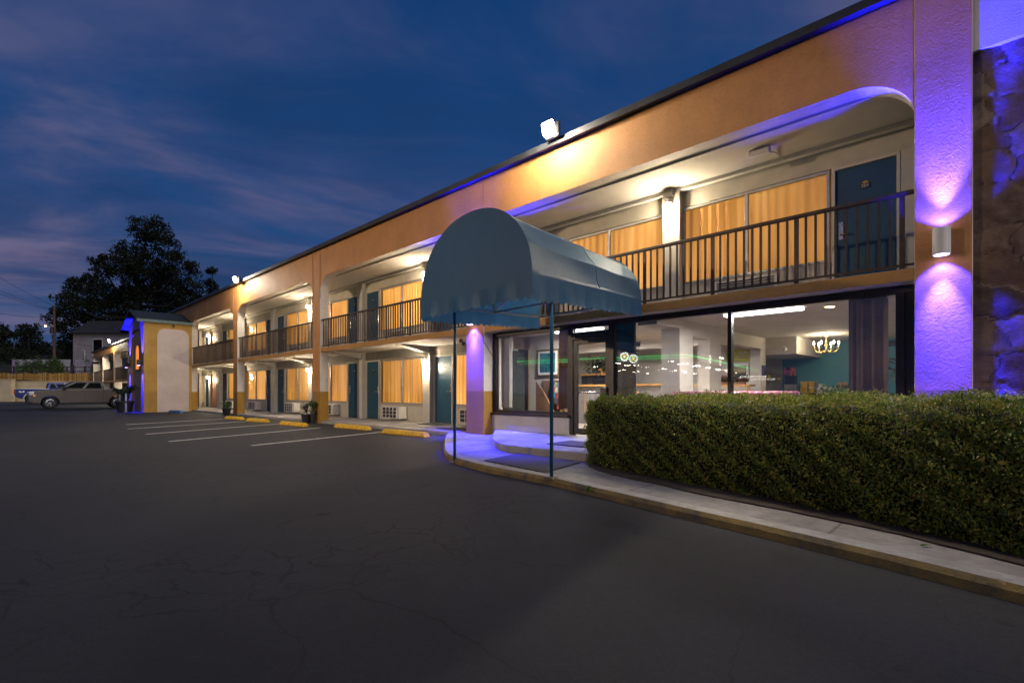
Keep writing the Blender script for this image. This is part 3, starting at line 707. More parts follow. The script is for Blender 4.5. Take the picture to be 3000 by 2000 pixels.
pt.box(-6.5, -4.07, 6.415, 8.9, 2.14, Z1 - .01)                           # boxed soffit
pt.box(-6.6, -5.15, 8.88, 9.0, .2, 2.139)
pt.box(-5.24, -4.83, .46, 1.375, 2.42, Z1 - .01)                          # beam
pt.build('partition_wall', M['beige'], MT)
MB().box(-5.149, -.95, 8.9, 9.0, .2, Z1 - .01).build('accent_wall', M['teal_wall'], MT)
MB().box(-1.05, -.96, G + .07, 8.9, .2, Z1 - .01).build('lobby_wall', M['beige'], MT)
def slat_blind(x0, x1, n, name='vertical_blind', fold=.6):
    mb = MB()
    for i in range(n):
        x = x0 + (x1 - x0) * (i + .5) / n; a = fold + random.uniform(-.2, .2); dx, dy = .042 * math.cos(a), .042 * math.sin(a)
        mb.add([(x - dx, G + .14 - dy, .75), (x + dx, G + .14 + dy, .75), (x + dx, G + .14 + dy, 2.46), (x - dx, G + .14 - dy, 2.46)], [(0, 1, 2, 3)])
    mb.box(x0, x1, G + .10, G + .18, 2.46, 2.50)
    return mb
M['blind'] = plain('vinyl_blind', (.24, .125, .07), .5, 0, .1, 10)
tag(slat_blind(-1.74, -1.28, 15, fold=1.15).build('vertical_blind', M['blind']), 'dark vertical blind drawn into a stack beside the violet end pier', 'blind')
tag(slat_blind(-9.05, -8.75, 10).build('vertical_blind', M['wall_trim']), 'pale vertical blind stacked at the pier end of the entrance window', 'blind')
tag(slat_blind(-7.22, -6.95, 9).build('vertical_blind', M['blind']), 'dark vertical blind gathered right next to the glass lobby door', 'blind')

# ------------------------------------------------------------------ awning over the lobby door
def awning_mat():
    m, nt, out = nt_new('blue_awning_vinyl'); co = pos(nt)
    c = ramp(nt, noise(nt, co, 2.2, 5, .6), [(.3, (.012, .10, .155)), (.7, (.021, .13, .195))])
    c = mixc(nt, N(nt, 'ShaderNodeNewGeometry').outputs['Backfacing'], c, (.10, .36, .62))       # lamp light caught inside, put into a paler underside colour
    p = N(nt, 'ShaderNodeBsdfPrincipled'); nt.links.new(c, p.inputs['Base Color']); p.inputs['Roughness'].default_value = .46; p.inputs['Specular IOR Level'].default_value = .6
    p.inputs['Sheen Weight'].default_value = .5; p.inputs['Sheen Tint'].default_value = (.35, .68, .85, 1); p.inputs['Sheen Roughness'].default_value = .4
    nt.links.new(bump(nt, math_(nt, 'ADD', noise(nt, co, 260, 2), math_(nt, 'MULTIPLY', noise(nt, co, 5, 4), 2.0)), .25, .006), p.inputs['Normal'])
    t = N(nt, 'ShaderNodeBsdfTranslucent'); t.inputs[0].default_value = (.03, .22, .50, 1)
    mx = N(nt, 'ShaderNodeMixShader'); mx.inputs[0].default_value = .30; nt.links.new(p.outputs[0], mx.inputs[1]); nt.links.new(t.outputs[0], mx.inputs[2])
    nt.links.new(mx.outputs[0], out.inputs['Surface']); return m
M['awning'] = awning_mat()
AW = thing('awning', 'blue barrel shaped entrance awning with scalloped valance on two thin poles', 'awning')
FL, FR, BL, BR = Vector((-6.21, -3.97, 2.42)), Vector((-3.80, -4.20, 2.40)), Vector((-7.3, -.10, 2.74)), Vector((-4.84, -.10, 2.76))
def hoop(t, a):
    """t along the barrel from the street (0) to the wall (1), a from one crease (0) over the top to the other (pi)"""
    l = FL.lerp(BL, t); r = FR.lerp(BR, t); c = (l + r) / 2; h = (r - l) / 2
    sag = .022 * math.sin(math.pi * ((t * 2) % 1)) * (1 - .6 * abs(math.cos(a * 5)))
    k = 1 - sag
    x = math.copysign(abs(math.cos(a)) ** .92, math.cos(a))
    return c - h * x * k + Vector((0, 0, 1.02 * math.sin(a) ** .95 * k)) if math.sin(a) > 0 else (l if a < 1 else r)
NS = 40
# the ribs inside make five flat facets a side, softened: sample the arc with slack between ribs
def arc(k):
    a = math.pi * k / NS; f = (k % (NS // 8)) / (NS // 8); return a, f
def barrel(u, v):
    a = math.pi * v; p = hoop(u, min(max(a, 1e-4), math.pi - 1e-4))
    l = FL.lerp(BL, u); r = FR.lerp(BR, u); c = (l + r) / 2
    f = (v * 8) % 1.0; slack = .035 * math.sin(math.pi * f) * (1 if .02 < v < .98 else 0) * min(1, u * 14, (1 - u) * 14)
    d = c + Vector((0, 0, .15)) - p
    return p + d * slack
MB().grid(barrel, 24, NS * 2).build('canopy_cover', M['awning'], AW, smooth=True, angle=12)
fv = [FL.lerp(FR, .5)] + [hoop(0, max(min(math.pi * k / 48, math.pi - 1e-4), 1e-4)) for k in range(49)]
fp = MB().add(fv, [(0, k, k + 1) for k in range(1, 49)]).build('end_panel', M['awning'], AW)
fp['label'] = 'half round flat front panel in shadow'
def valance(a, b, n, depth, za, zb):
    mb = MB(); sub = 10; N_ = n * sub
    perp = Vector((-(b - a).y, (b - a).x, 0)).normalized()
    ph = random.uniform(0, 6)
    def fn(u, v):
        p = a.lerp(b, u); k = u * n
        dz = depth - .035 * (1 - abs(math.sin(math.pi * k)))
        wob = .016 * math.sin(k * 1.1 + ph) + .007 * math.sin(k * 2.7 + ph * 2)
        return p + perp * wob * v - Vector((0, 0, dz * v))
    return mb.grid(fn, N_, 4)
sm_ = MB()
for t in (.5,): sm_.tube([barrel(t, v / 60) + Vector((0, 0, .004)) for v in range(1, 60)], .006, 5)
sm_.build('seam', M['awning'], AW, smooth=True)
valance(FL, FR, 17, .235, 0, 0).build('valance', M['awning'], AW, smooth=True)
valance(FR, BR, 24, .265, 0, 0).build('valance', M['awning'], AW, smooth=True)
valance(FL, BL, 24, .265, 0, 0).build('valance', M['awning'], AW, smooth=True)
for t in (0, .5, 1):
    MB().tube([hoop(.012 + t * .976, max(min(math.pi * k / 20, math.pi - 1e-4), 1e-4)).lerp((FL.lerp(BL, t) + FR.lerp(BR, t)) / 2 + Vector((0, 0, .2)), .055) for k in range(21)], .014, 6).build('frame_hoop', M['galv'], AW, smooth=True)
fr = MB()
ctr = (FL + FR + BL + BR) / 4
ins = lambda p: p.lerp(Vector((ctr.x, ctr.y, p.z)), .045) + Vector((0, 0, -.02))
for p, q in ((FL, BL), (FR, BR), (FL, FR), (BL, BR), (FL.lerp(BL, .5), FR.lerp(BR, .5))): fr.tube([ins(p), ins(q)], .018, 6)
fr.tube([ins(FL.lerp(BL, .5)), ins(FL.lerp(FR, .95))], .013, 6)
for k in (1, 2, 3, 5, 6, 7): fr.tube([hoop(e_, math.pi * k / 8).lerp(FL.lerp(BL, e_).lerp(FR.lerp(BR, e_), .5) + Vector((0, 0, .2)), .05) for e_ in (.015, .985)], .011, 6)
fr.build('frame', M['galv'], AW, smooth=True)
for x, y, zb, tx, ty, tz in ((-6.33, -3.24, .02, -6.20, -3.80, 2.42), (-3.99, -3.645, PV, -4.06, -3.75, 2.42)):
    MB().tube([(x, y, zb), (x, y, 2.0), (x, y, tz + .02)], .023, 10).build('pole', M['steel'], AW, smooth=True)
    MB().box(x - .06, x + .06, y - .06, y + .06, zb - .01, zb + .012).build('foot_plate', M['concrete_dark'], AW)

def face_out(o, c):
    import bmesh
    bm = bmesh.new(); bm.from_mesh(o.data); c = Vector(c)
    if sum((f.calc_center_median() - c).dot(f.normal) * f.calc_area() for f in bm.faces) < 0: bmesh.ops.reverse_faces(bm, faces=bm.faces)
    bm.to_mesh(o.data); bm.free()
for o_ in AW.children:
    if o_.name.split('.')[0] in ('canopy_cover', 'valance', 'end_panel'): face_out(o_, ((FL + FR + BL + BR) / 4) + Vector((0, 0, -.1)))
# ------------------------------------------------------------------ lamps
def wall_lamp(loc, label, lit=True):
    t = thing('wall_lamp', label, 'wall lamp', (0, 0, 0), 0, 'wall lamps along the motel walkways')
    MB().box(-.055, .055, -.03, .0, -.05, .09).build('back_plate', M['white_plastic'], t, bevel=.006)
    MB().lathe([(.068, .05), (.072, .055), (.06, .09), (.03, .11)], (0, -.10, 0), 14).build('cap', M['white_plastic'], t, smooth=True)
    MB().lathe([(.02, -.10), (.052, -.085), (.062, -.03), (.058, .05)], (0, -.10, 0), 14).build('glass_jar', M['bulb'], t, smooth=True)
    MB().tube([(0, -.01, .07), (0, -.10, .10)], .012, 6).build('bracket', M['alu'], t)
    lamp('POINT', 'lamp_bulb', (0, -.12, -.17), 105, (1, .83, .58), .055, None, t)
    t.location = loc; return t
yl = W - .16
lamps = []
first = wall_lamp((-5.03, yl, 4.92), 'lit wall lamp upstairs between the orange windows beside room 201')
for (x, z, l) in [(-13.45, 2.12, 'lit ground floor wall lamp nearest the violet entrance pier, beside a teal door'),
                  (-13.45, 4.90, 'upper wall lamp almost hidden behind the blue awning'),
                  (-21.95, 4.86, 'lit upper wall lamp at the bay behind the second pier from the entrance'),
                  (-21.95, 2.12, 'lit ground floor wall lamp just left of the second pier from the entrance'),
                  (-30.42, 4.72, 'lit upper wall lamp beside the third pier, over the two room middle bay'),
                  (-30.42, 2.08, 'lit ground floor wall lamp beside the third pier, under the middle balcony'),
                  (-36.79, 4.76, 'lit upper wall lamp in the bay next to the stair tower'),
                  (-36.79, 2.10, 'lit ground floor wall lamp in the bay next to the stair tower')]:
    dup(first, (x, yl if x > -36 else W - .1, z), 0, l)

def flood(loc, label, s=1.0, aim=None, e=0, cone=120):
    t = thing('flood_light', label, 'flood light', (0, 0, 0), 0, 'flood lights on the roof edge')
    MB().tube([(0, .12, -.06), (0, .05, .0), (0, -.05, .06)], .02, 8).build('bracket', M['roof_dark'], t)
    MB().box(-.18, .18, .03, .10, -.06, .25).build('housing', M['roof_dark'], t, bevel=.02)
    MB().hexa([(-.15 * s, -.10, -.01), (.15 * s, -.10, -.01), (.15 * s, .02, -.05), (-.15 * s, .02, -.05)], [(-.15 * s, -.15, .22 * s), (.15 * s, -.15, .22 * s), (.15 * s, -.08, .22 * s), (-.15 * s, -.08, .22 * s)]).build('lens', M['flood'], t, bevel=.03)
    t.location = loc
    lamp('POINT', 'flood_glow', (loc[0], loc[1] - .28, loc[2] + .06), 430 * s, (1, .88, .70), .13)
    if aim: spot('flood_beam', (loc[0], loc[1] - .3, loc[2] + .02), aim, e, (1, .84, .60), cone, .9, .7)
    return t
flood((-6.8, -.32, 6.42), 'very bright flood light on the roof edge above the lobby', 1.0, (-1.6, -2.0, 1), 1900, 40)
flood((-25.9, -.32, 6.28), 'bright flood light on the roof edge above the third pier')
flood((4.6, -.32, 6.45), 'added out of view flood light on the roof edge past the end pier', .35, (-1.2, -1.9, 1), 2600, 32)  # added out of view to brighten the hedge and awning side

VIO = (.013, .012, 1.0)
def sconce(loc, label, e_up, e_dn, color=VIO, blk=False, cone=96, tilt=.45, beam=5.0):
    t = thing('up_down_light', label, 'wall light', (0, 0, 0), 0, 'violet up and down lights')
    MB().lathe([(.085, -.165), (.09, -.165), (.09, .165), (.085, .165)], (0, -.13, 0), 24).build('shade', M['black'] if blk else M['white_plastic'], t, smooth=True, angle=40)
    MB().box(-.04, .04, -.06, 0, -.05, .05).build('arm', M['black'] if blk else M['white_plastic'], t)
    MB().lathe([(.075, -.167), (.075, -.169)], (0, -.13, 0), 20).build('lower_lens', M['led'], t)
    MB().lathe([(.075, .167), (.075, .169)], (0, -.13, 0), 20).build('upper_lens', M['led'], t)
    t.location = loc; x, y, z = loc
    spot('violet_spot', (x, y - .14, z - .19), (x, y + tilt, z - 2), e_dn, color, cone, .45, .03)
    spot('violet_spot', (x, y - .14, z + .19), (x, y + tilt, z + 2), e_up * .5, color, 112, .35, .03)
    spot('violet_beam', (x, y - .15, z - .19), (x, y + .02, z - 2.2), e_dn * beam, color, 52, .9, .03)      # narrow core of the beam
    spot('violet_beam', (x, y - .15, z + .19), (x, y + .02, z + 2.6), e_up * beam, color, 52, .9, .03)
    return t
sconce((-.64, -.012, 2.99), 'pale cylinder wall light on the tall violet pier beside the stonework', 800, 600, beam=12.0)
spot('violet_spot', (-.64, -.30, 2.78), (-.4, -2.2, 1), 420, VIO, 34, .9, .05)
sconce((-9.55, 0, 2.95), 'cylinder wall light on the violet pier under the awning', 1500, 1000, cone=92, tilt=.4, beam=4.5)
spot('violet_spot', (-9.5, -.30, 2.74), (-7.1, -1.35, .1), 4200, VIO, 44, .9, .05)

# ------------------------------------------------------------------ air conditioners
def ac_ground():
    t = thing('air_conditioner', '', 'air conditioner', (0, 0, 0), 0, 'air conditioners under the room windows')
    MB().box(-.55, .55, -.30, .0, .09, .51).build('housing', M['white_plastic'], t, bevel=.012)
    g = MB(); x0, x1 = -.49, .38
    for k in range(5): x = x0 + (x1 - x0) * k / 4; g.box(x - .012, x + .012, -.318, -.301, .12, .48)
    for k in range(4): z = .12 + .36 * k / 3; g.box(x0, x1, -.321, -.3185, z - .01, z + .01)
    MB().box(x0, x1, -.3005, -.296, .12, .48).build('coil', M['black'], t)
    g.build('grille', M['white_plastic'], t)
    return t
def ac_upper():
    t = thing('air_conditioner', '', 'air conditioner', (0, 0, 0), 0, 'air conditioners under the room windows')
    f = MB(); f.box(-.56, .56, -.06, 0, .02, .05).box(-.56, .56, -.06, 0, .49, .52).box(-.56, -.52, -.06, 0, .05, .49).box(.52, .56, -.06, 0, .05, .49)
    f.build('frame', M['white_plastic'], t)
    MB().box(-.52, .52, -.02, -.005, .05, .49).build('core', M['black'], t)
    l = MB()
    for k in range(9):
        z = .07 + k * .046; l.add([(-.52, -.05, z), (.52, -.05, z), (.52, -.022, z + .03), (-.52, -.022, z + .03), (-.52, -.05, z - .006), (.52, -.05, z - .006), (.52, -.022, z + .024), (-.52, -.022, z + .024)],
                                     [(0, 1, 2, 3), (7, 6, 5, 4), (0, 4, 5, 1), (2, 6, 7, 3), (0, 3, 7, 4), (1, 5, 6, 2)])
    l.build('louvres', M['wall_trim'], t); return t
gl = {1: 'white grilled air conditioner on the walkway behind the violet pier', 2: 'white grilled air conditioner under the large window nearest the entrance', 3: 'white grilled air conditioner seen just right of the second pier',
      4: 'white grilled air conditioner behind the potted shrub at the second pier', 5: 'white grilled air conditioner just right of the third pier on the ground floor', 6: 'small grilled air conditioner in the bay between the third and fourth piers'}
ul = {-1: 'louvred wall air conditioner under the upstairs windows next to room 201', 0: 'louvred air conditioner upstairs directly behind the awning', 1: 'louvred air conditioner behind the railing just left of the awning', 2: 'louvred air conditioner behind the railing in the bay left of the awning',
      3: 'louvred air conditioner upstairs immediately right of the second pier', 4: 'louvred air conditioner upstairs immediately left of the second pier', 5: 'louvred air conditioner upstairs immediately right of the third pier', 6: 'louvred air conditioner upstairs in the bay next to the fourth pier'}
pg = pu = None
for x, z, fl, ri in AC:
    if fl == 0:
        if pg is None: pg = t = ac_ground(); t.location = (x, W, z - .02)
        else: t = dup(pg, (x, W, z - .02))
        t['label'] = gl[ri]
    else:
        if pu is None: pu = t = ac_upper(); t.location = (x, W - .012, z)
        else: t = dup(pu, (x, W - .012, z))
        t['label'] = ul[ri]

# small fittings of the balconies
t = thing('emergency_light', 'small white box fitting on the balcony ceiling above room 201', 'ceiling fitting')
MB().box(-.16, .16, -.07, .07, -.11, -.01).build('housing', M['white_plastic'], t, bevel=.01)
MB().tube([(.1, .07, -.05), (.16, .35, -.012), (.2, .58, -.06)], .011, 6).build('conduit', M['white_plastic'], t); t.location = (-3.1, .82, ZC)
for x, l in ((-5.03, 'grey conduit along the balcony ceiling beside the lamp near room 201'), (-13.45, 'grey conduits along the balcony ceiling left of the awning')):
    mb = MB()
    mb.tube([(x - .03, 1.36, ZC - .10), (x - 2.2, 1.37, ZC - .085), (x - 5.2, 1.37, ZC - .085)], .010, 6); mb.box(x - .09, x + .09, 1.28, 1.385, ZC - .17, ZC - .02)
    tag(mb.build('conduit', M['wall_trim'], None), l, 'conduit')
def camera_thing(loc, label, wallside=True):
    t = thing('security_camera', label, 'camera')
    MB().box(-.05, .05, -.02, .02, -.05, .05).build('mount', M['black'], t); MB().ball((.10, 0, -.08), .055, 12, 8).build('dome', M['black'], t, smooth=True)
    MB().tube([(0, 0, 0), (.08, 0, -.04)], .02, 6).build('arm', M['black'], t); t.location = loc; return t
camera_thing((-10.35, .25, 2.47), 'small black camera hanging under the balcony edge by the violet pier')
tag(MB().tube([(-9.25, .02, 2.72), (-9.2, -.02, 2.4), (-9.12, .1, 2.15), (-9.06, .24, 1.9), (-9.1, .29, 2.3)], .009, 6).build('loose_cable', M['black'], None), 'loose black cable hanging by the entrance window under the awning', 'cable')

# ------------------------------------------------------------------ hedge
HG = thing('hedge', 'clipped leafy green hedge in front of the lobby windows', 'hedge', group=None)
hl = [(-4.52, -2.15), (-4.2, -2.48), (-3.4, -2.68), (-2.6, -2.92), (-1.98, -3.06), (-1.39, -3.25), (-.93, -3.40), (-.5, -3.58), (-.2, -3.74), (.1, -3.86), (.8, -4.05), (1.8, -4.3), (3.0, -4.6)]
hb = [(-4.45, -1.55), (-4.0, -1.25), (-3.3, -1.15), (-2.6, -1.15), (-1.98, -1.18), (-1.39, -1.25), (-.93, -1.32), (-.5, -1.45), (-.2, -1.5), (.1, -1.6), (.8, -1.7), (1.8, -1.8), (3.0, -2.0)]
def lerp_path(p, u):
    k = u * (len(p) - 1); i = min(int(k), len(p) - 2); f = k - i
    return p[i][0] * (1 - f) + p[i + 1][0] * f, p[i][1] * (1 - f) + p[i + 1][1] * f
def hedge_pt(u, s):
    """s in 0..1 runs up the front, over the top and down the back"""
    f = lerp_path(hl, u); b = lerp_path(hb, u); top = 1.03 - .07 * max(0, 1 - u * 9) + .02 * math.sin(u * 31)
    dx, dy = f[0] - b[0], f[1] - b[1]
    if s < .40: k = s / .40; z = .05 + (.82) * k; w = 1.0 + .04 * math.sin(k * 3.0)
    elif s < .52: k = (s - .40) / .12; q = k * math.pi / 2; z = .87 + (top - .87) * math.sin(q); w = 1.0 - .12 * (1 - math.cos(q))
    elif s < .85: k = (s - .52) / .33; z = top + .015 * math.sin(k * 7 + u * 20); w = .88 - .80 * k
    else: k = (s - .85) / .15; z = top - (top - .2) * k; w = .08 - .1 * k
    return Vector((b[0] + dx * w, b[1] + dy * w, z))
def hedge_surface(n, smax=.90, dens=None):
    us = []; P = np.zeros((n, 3), np.float32); NN = np.zeros((n, 3), np.float32); i = 0
    while i < n:
        u = random.random() ** 1.0; s = random.random() * smax
        # fewer leaves where nothing would see them
        if u > .80 and random.random() < .5: continue
        p = hedge_pt(u, s); e = .002
        a = hedge_pt(min(u + e, 1), s) - hedge_pt(max(u - e, 0), s); c = hedge_pt(u, min(s + e, 1)) - hedge_pt(u, max(s - e, 0))
        nn = a.cross(c); nn.normalize()
        lump = .035 * math.sin(p.x * 9 + p.z * 7) * math.sin(p.y * 8 + p.x * 3) + .03 * math.sin(p.x * 23 + p.y * 17 + p.z * 29)
        q = p + nn * (lump + random.gauss(0, .022))
        P[i] = q; NN[i] = nn; i += 1
    return P, NN
P, NN = hedge_surface(88000)
leaf_cloud('foliage', P, np.clip(rng.lognormal(-3.72, .30, len(P)), .012, .055), M['hedge_leaf'], HG, NN, .85, .5)
Ps, sh = [], MB()
for i in range(260):                                  # young shoots standing proud of the clipped faces
    u = random.random() * .82; q = random.uniform(.3, .82) if random.random() < .75 else random.uniform(.05, .35); p = hedge_pt(u, q); L = random.uniform(.03, .10)
    d = Vector((random.gauss(0, .35), random.gauss(-.15, .3), 1)).normalized() if q > .35 else Vector((random.gauss(0, .4), -1, random.uniform(.2, 1))).normalized()
    sh.tube([p - d * .05, p + d * L], .0016, 4)
    for k in range(6): Ps.append(p + d * L * (k / 5) + Vector((random.gauss(0, .010), random.gauss(0, .010), 0)))
sh.build('shoots', M['plant_leaf'], HG)['kind'] = 'stuff'
leaf_cloud('shoot_leaves', Ps, rng.uniform(.016, .034, len(Ps)), M['plant_leaf'], HG, None, 1, .45)
# end cap at the lobby door
n = 5200; Pc = np.zeros((n, 3), np.float32); Nc = np.zeros((n, 3), np.float32)
for i in range(n):
    f = random.random(); z = random.uniform(.08, .98); a, b = Vector((*hl[0], z)), Vector((*hb[0], z))
    p = a.lerp(b, f); p.x -= .10 * math.sin(math.pi * f) * (1 - (z / 1.05) ** 6 * .7) + random.gauss(0, .02); Pc[i] = p; Nc[i] = (-1, -.15, .1)
leaf_cloud('foliage', Pc, rng.uniform(.022, .042, n), M['hedge_leaf'], HG, Nc, .75, .55)
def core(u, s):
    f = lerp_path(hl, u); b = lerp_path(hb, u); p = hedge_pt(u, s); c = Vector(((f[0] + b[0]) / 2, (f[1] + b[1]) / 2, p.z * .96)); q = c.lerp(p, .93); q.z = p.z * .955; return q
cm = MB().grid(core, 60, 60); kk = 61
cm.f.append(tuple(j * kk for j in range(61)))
cm.build('shade_core', M['hedge_core'], HG)  # near-black solid, stands for the shade inside the hedge
# a few stray twigs
tw = MB()
for i in range(160):
    u = random.random() * .8; s = random.uniform(.05, .6); p = hedge_pt(u, s); c = hedge_pt(u, .45); c.z = .5; d = (p - c).normalized()
    tw.tube([p - d * .06, p + d * random.uniform(.0, .05) + Vector((random.uniform(-.03, .03), 0, random.uniform(0, .04)))], .0025, 4)
tg = tw.build('twigs', M['bark'], HG); tg['kind'] = 'stuff'

# door mats
def mat(name, pts, z, label):
    return tag(MB().hexa([(x, y, z + .002) for x, y in pts], [(x, y, z + .016) for x, y in pts]).build(name, M['mat'], None, bevel=.004), label, 'door mat', 'ribbed rubber mats')
mat('door_mat', [(-5.68, -3.20), (-4.26, -3.45), (-4.53, -2.34), (-5.92, -2.24)], PV, 'large dark ribbed mat on the pavement under the awning')
mat('door_mat', [(-5.80, -1.62), (-5.0, -1.65), (-5.0, -.9), (-5.86, -.88)], .22, 'dark mat on the raised step at the lobby door')
mat('door_mat', [(-13.3, .95), (-12.3, .95), (-12.3, 1.45), (-13.3, 1.45)], .134, 'dark mat at the teal door left of the violet pier')
mat('door_mat', [(-11.6, .38), (-10.3, .38), (-10.3, .95), (-11.6, .95)], .108, 'dark mat on the walkway right behind the violet pier')

# wheel stops
def wheel_stop(p, q, mat_, label):
    p = Vector((*p, 0)); q = Vector((*q, 0)); L = (q - p).length
    t = MB(); prof = [(-.10, 0), (.10, 0), (.10, .05), (.06, .125), (-.06, .125), (-.10, .05)]
    e = .05
    vs = [(-L / 2, y, z) for y, z in prof] + [(-L / 2 + (e if z > .1 else 0), y, z) for y, z in prof] + [(L / 2 - (e if z > .1 else 0), y, z) for y, z in prof]
    vs = [(-L / 2 + (.07 if z > .1 else 0), y, z) for y, z in prof] + [(L / 2 - (.07 if z > .1 else 0), y, z) for y, z in prof]
    t.add(vs, [tuple(range(5, -1, -1)), tuple(range(6, 12))] + [(i, (i + 1) % 6, 6 + (i + 1) % 6, 6 + i) for i in range(6)])
    o = t.build('wheel_stop', mat_, None, bevel=.012)
    o.location = (p + q) / 2; o.rotation_euler = (0, 0, math.atan2((q - p).y, (q - p).x)); return tag(o, label, 'wheel stop', 'concrete wheel stops')
for p, q, l in [((-12.36, -.80), (-10.42, -.78), 'worn yellow wheel stop nearest the violet entrance pier'),
                ((-15.5, -.62), (-13.6, -.56), 'yellow wheel stop second along from the entrance, right of the second pier'),
                ((-18.2, -1.28), (-16.5, -1.18), 'yellow wheel stop in front of the second pier, next to the potted shrub'),
                ((-21.3, -1.34), (-19.85, -1.16), 'yellow wheel stop left of the second pier, fourth along from the entrance'),
                ((-23.7, -1.40), (-22.45, -1.18), 'yellow wheel stop farthest from the entrance, in front of the third pier')]:
    wheel_stop(p, q, M['yellow_paint'], l)
wheel_stop((-33.9, -1.28), (-32.2, -1.1), M['blue_paint'], 'blue wheel stop by the stair tower')
wheel_stop((-46.7, -.2), (-45.2, -.2), M['yellow_paint'], 'yellow wheel stop behind the silver pickup truck')

# potted plants
def potted(loc, label, h, r, n, leaf, ls, pot_r=.2, pot_h=.34, spiky=False, pink=False):
    t = thing('potted_plant', label, 'potted plant')
    MB().lathe([(pot_r * .72, 0), (pot_r * .95, pot_h * .85), (pot_r * 1.06, pot_h * .86), (pot_r * 1.06, pot_h), (pot_r * .9, pot_h * .98)], n=16).build('pot', M['pot'], t, smooth=True, angle=35)
    st = MB(); P = []
    for i in range(9):
        a = random.uniform(0, 6.28); rr = random.uniform(.2, 1) * r; top = Vector((rr * math.cos(a), rr * math.sin(a), pot_h + (h - pot_h) * random.uniform(.55, 1)))
        mid = top * .5 + Vector((0, 0, pot_h * .5)); mid.x *= .6; mid.y *= .6
        st.tube([(0, 0, pot_h * .9), mid, top], .008, 5)
        for k in range(n // 9):
            f = random.uniform(.25, 1); q = mid.lerp(top, f) if random.random() < .75 else Vector((0, 0, pot_h)).lerp(mid, f)
            P.append(q + Vector((random.gauss(0, .06), random.gauss(0, .06), random.gauss(0, .05))))
    st.build('stems', M['bark'], t); leaf_cloud('leaves', P, rng.uniform(ls * .7, ls * 1.3, len(P)), leaf, t, None, 1, .42)
    t.location = loc; return t
potted((-18.62, -.22, 0), 'sparse leafy shrub in a black pot at the foot of the second pier', .78, .20, 150, M['dark_plant_leaf'], .075)
potted((-18.3, -.12, 0), 'small bright green plant tucked against the second pier', .80, .14, 90, M['plant_leaf'], .13, .10, .45)
potted((-27.6, -.25, 0), 'dark shrub with bright green base in a pot at the third pier', .78, .22, 170, M['plant_leaf'], .10)
potted((-35.2, -.35, 0), 'leafy plant in a round black pot in the corner of the stair tower', .82, .36, 240, M['plant_leaf'], .16, .30, .34)
potted((-36.6, -2.95, 0), 'large dark shrub in a big planter lit violet before the stair tower', 1.45, .55, 460, M['dark_plant_leaf'], .24, .46, .62)

# ------------------------------------------------------------------ stair tower
ST = thing('stair_tower', 'gabled ochre stair tower with arched window and violet edge lights', 'tower')
X0, X1, YF, ZE, ZR = -39.1, -34.78, -2.36, 5.16, 5.85
xm = (X0 + X1) / 2 - .0
def arch_poly(a, b, z0, z1, r, n=8):
    p = [(a, z0), (b, z0), (b, z1 - r)]
    p += [(b - r + r * math.cos(k / n * math.pi / 2), z1 - r + r * math.sin(k / n * math.pi / 2)) for k in range(1, n + 1)]
    p += [(a + r - r * math.sin(k / n * math.pi / 2), z1 - r + r * math.cos(k / n * math.pi / 2)) for k in range(n + 1)]
    return p
# front wall built round the niche: strips at both sides, arched head, gable
nz = arch_poly(-38.35, -35.5, 0, 4.8, .75)
tw = MB()
tw.box(X0, -38.35, YF, YF + .35, -.02, 4.05); tw.box(-35.5, X1 - .002, YF, YF + .35, -.02, 4.05)
head = [(x, z) for x, z in nz if z > 4.04]
head = sorted(head, key=lambda p: p[0])
poly = [(X0, 4.05)] + [p for p in head] + [(X1 - .002, 4.05), (X1 - .002, ZE), (xm, ZR), (X0, ZE)]
tw.extrude([(x, YF, z) for x, z in poly], (0, 0, 0), (0, .35, 0))
tw.box(-38.36, -35.49, YF + .09, YF + .2, -.02, 4.9)
tw.build('front_wall', M['tower'], ST)
MB().box(X1 - .35, X1, YF + .352, -.005, -.02, ZE - .005).build('side_wall', M['tower'], ST)
MB().box(X0, X0 + .35, YF + .352, -.005, -.02, ZE - .005).build('side_wall', M['tower'], ST)
sp = MB().extrude([(X1 + .004, y, z) for y, z in arch_poly(-1.73, -.16, -.02, 4.76, .42)], (0, 0, 0), (.012, 0, 0)).build('arched_panel', M['pink'], ST); sp['label'] = 'pale blind arch on the side of the tower'
for o_ in (-.35, .55):
    pass
aw = MB(); outer = arch_poly(-37.35, -36.32, 2.38, 3.98, .5); 
aw.extrude([(x, YF + .085, z) for x, z in outer], (0, 0, 0), (0, -.03, 0)); awf = aw.build('window', M['dark_frame'], ST)
M['amber'] = glow('amber_window_light', (1.0, .30, .06), .9)
MB().extrude([(x, YF + .053, z) for x, z in arch_poly(-37.25, -36.42, 2.48, 3.88, .41)], (0, 0, 0), (0, -.012, 0)).build('pane', M['amber'], awf)
rf = MB()
for sgn, xe in ((1, X1 + .16), (-1, X0 - .75)):
    ze = ZE - .05 if sgn > 0 else ZE - .32
    rf.hexa([(xm, YF - .35, ZR), (xe, YF - .35, ze), (xe, .0, ze), (xm, .0, ZR)], [(xm, YF - .35, ZR + .10), (xe, YF - .35, ze + .10), (xe, .0, ze + .10), (xm, .0, ZR + .10)])
rf.build('roof', plain('green_grey_shingle', (.028, .036, .036), .7, .1, .3, 3, .5, 20), ST)
MB().box(X1 + .165, X1 + .20, YF - .36, -.004, ZE - .10, ZE + .06).build('gutter', plain('green_gutter', (.09, .14, .12), .5), ST)
camera_thing((X1 + .02, -.95, 5.0), 'small black camera under the tower eave')
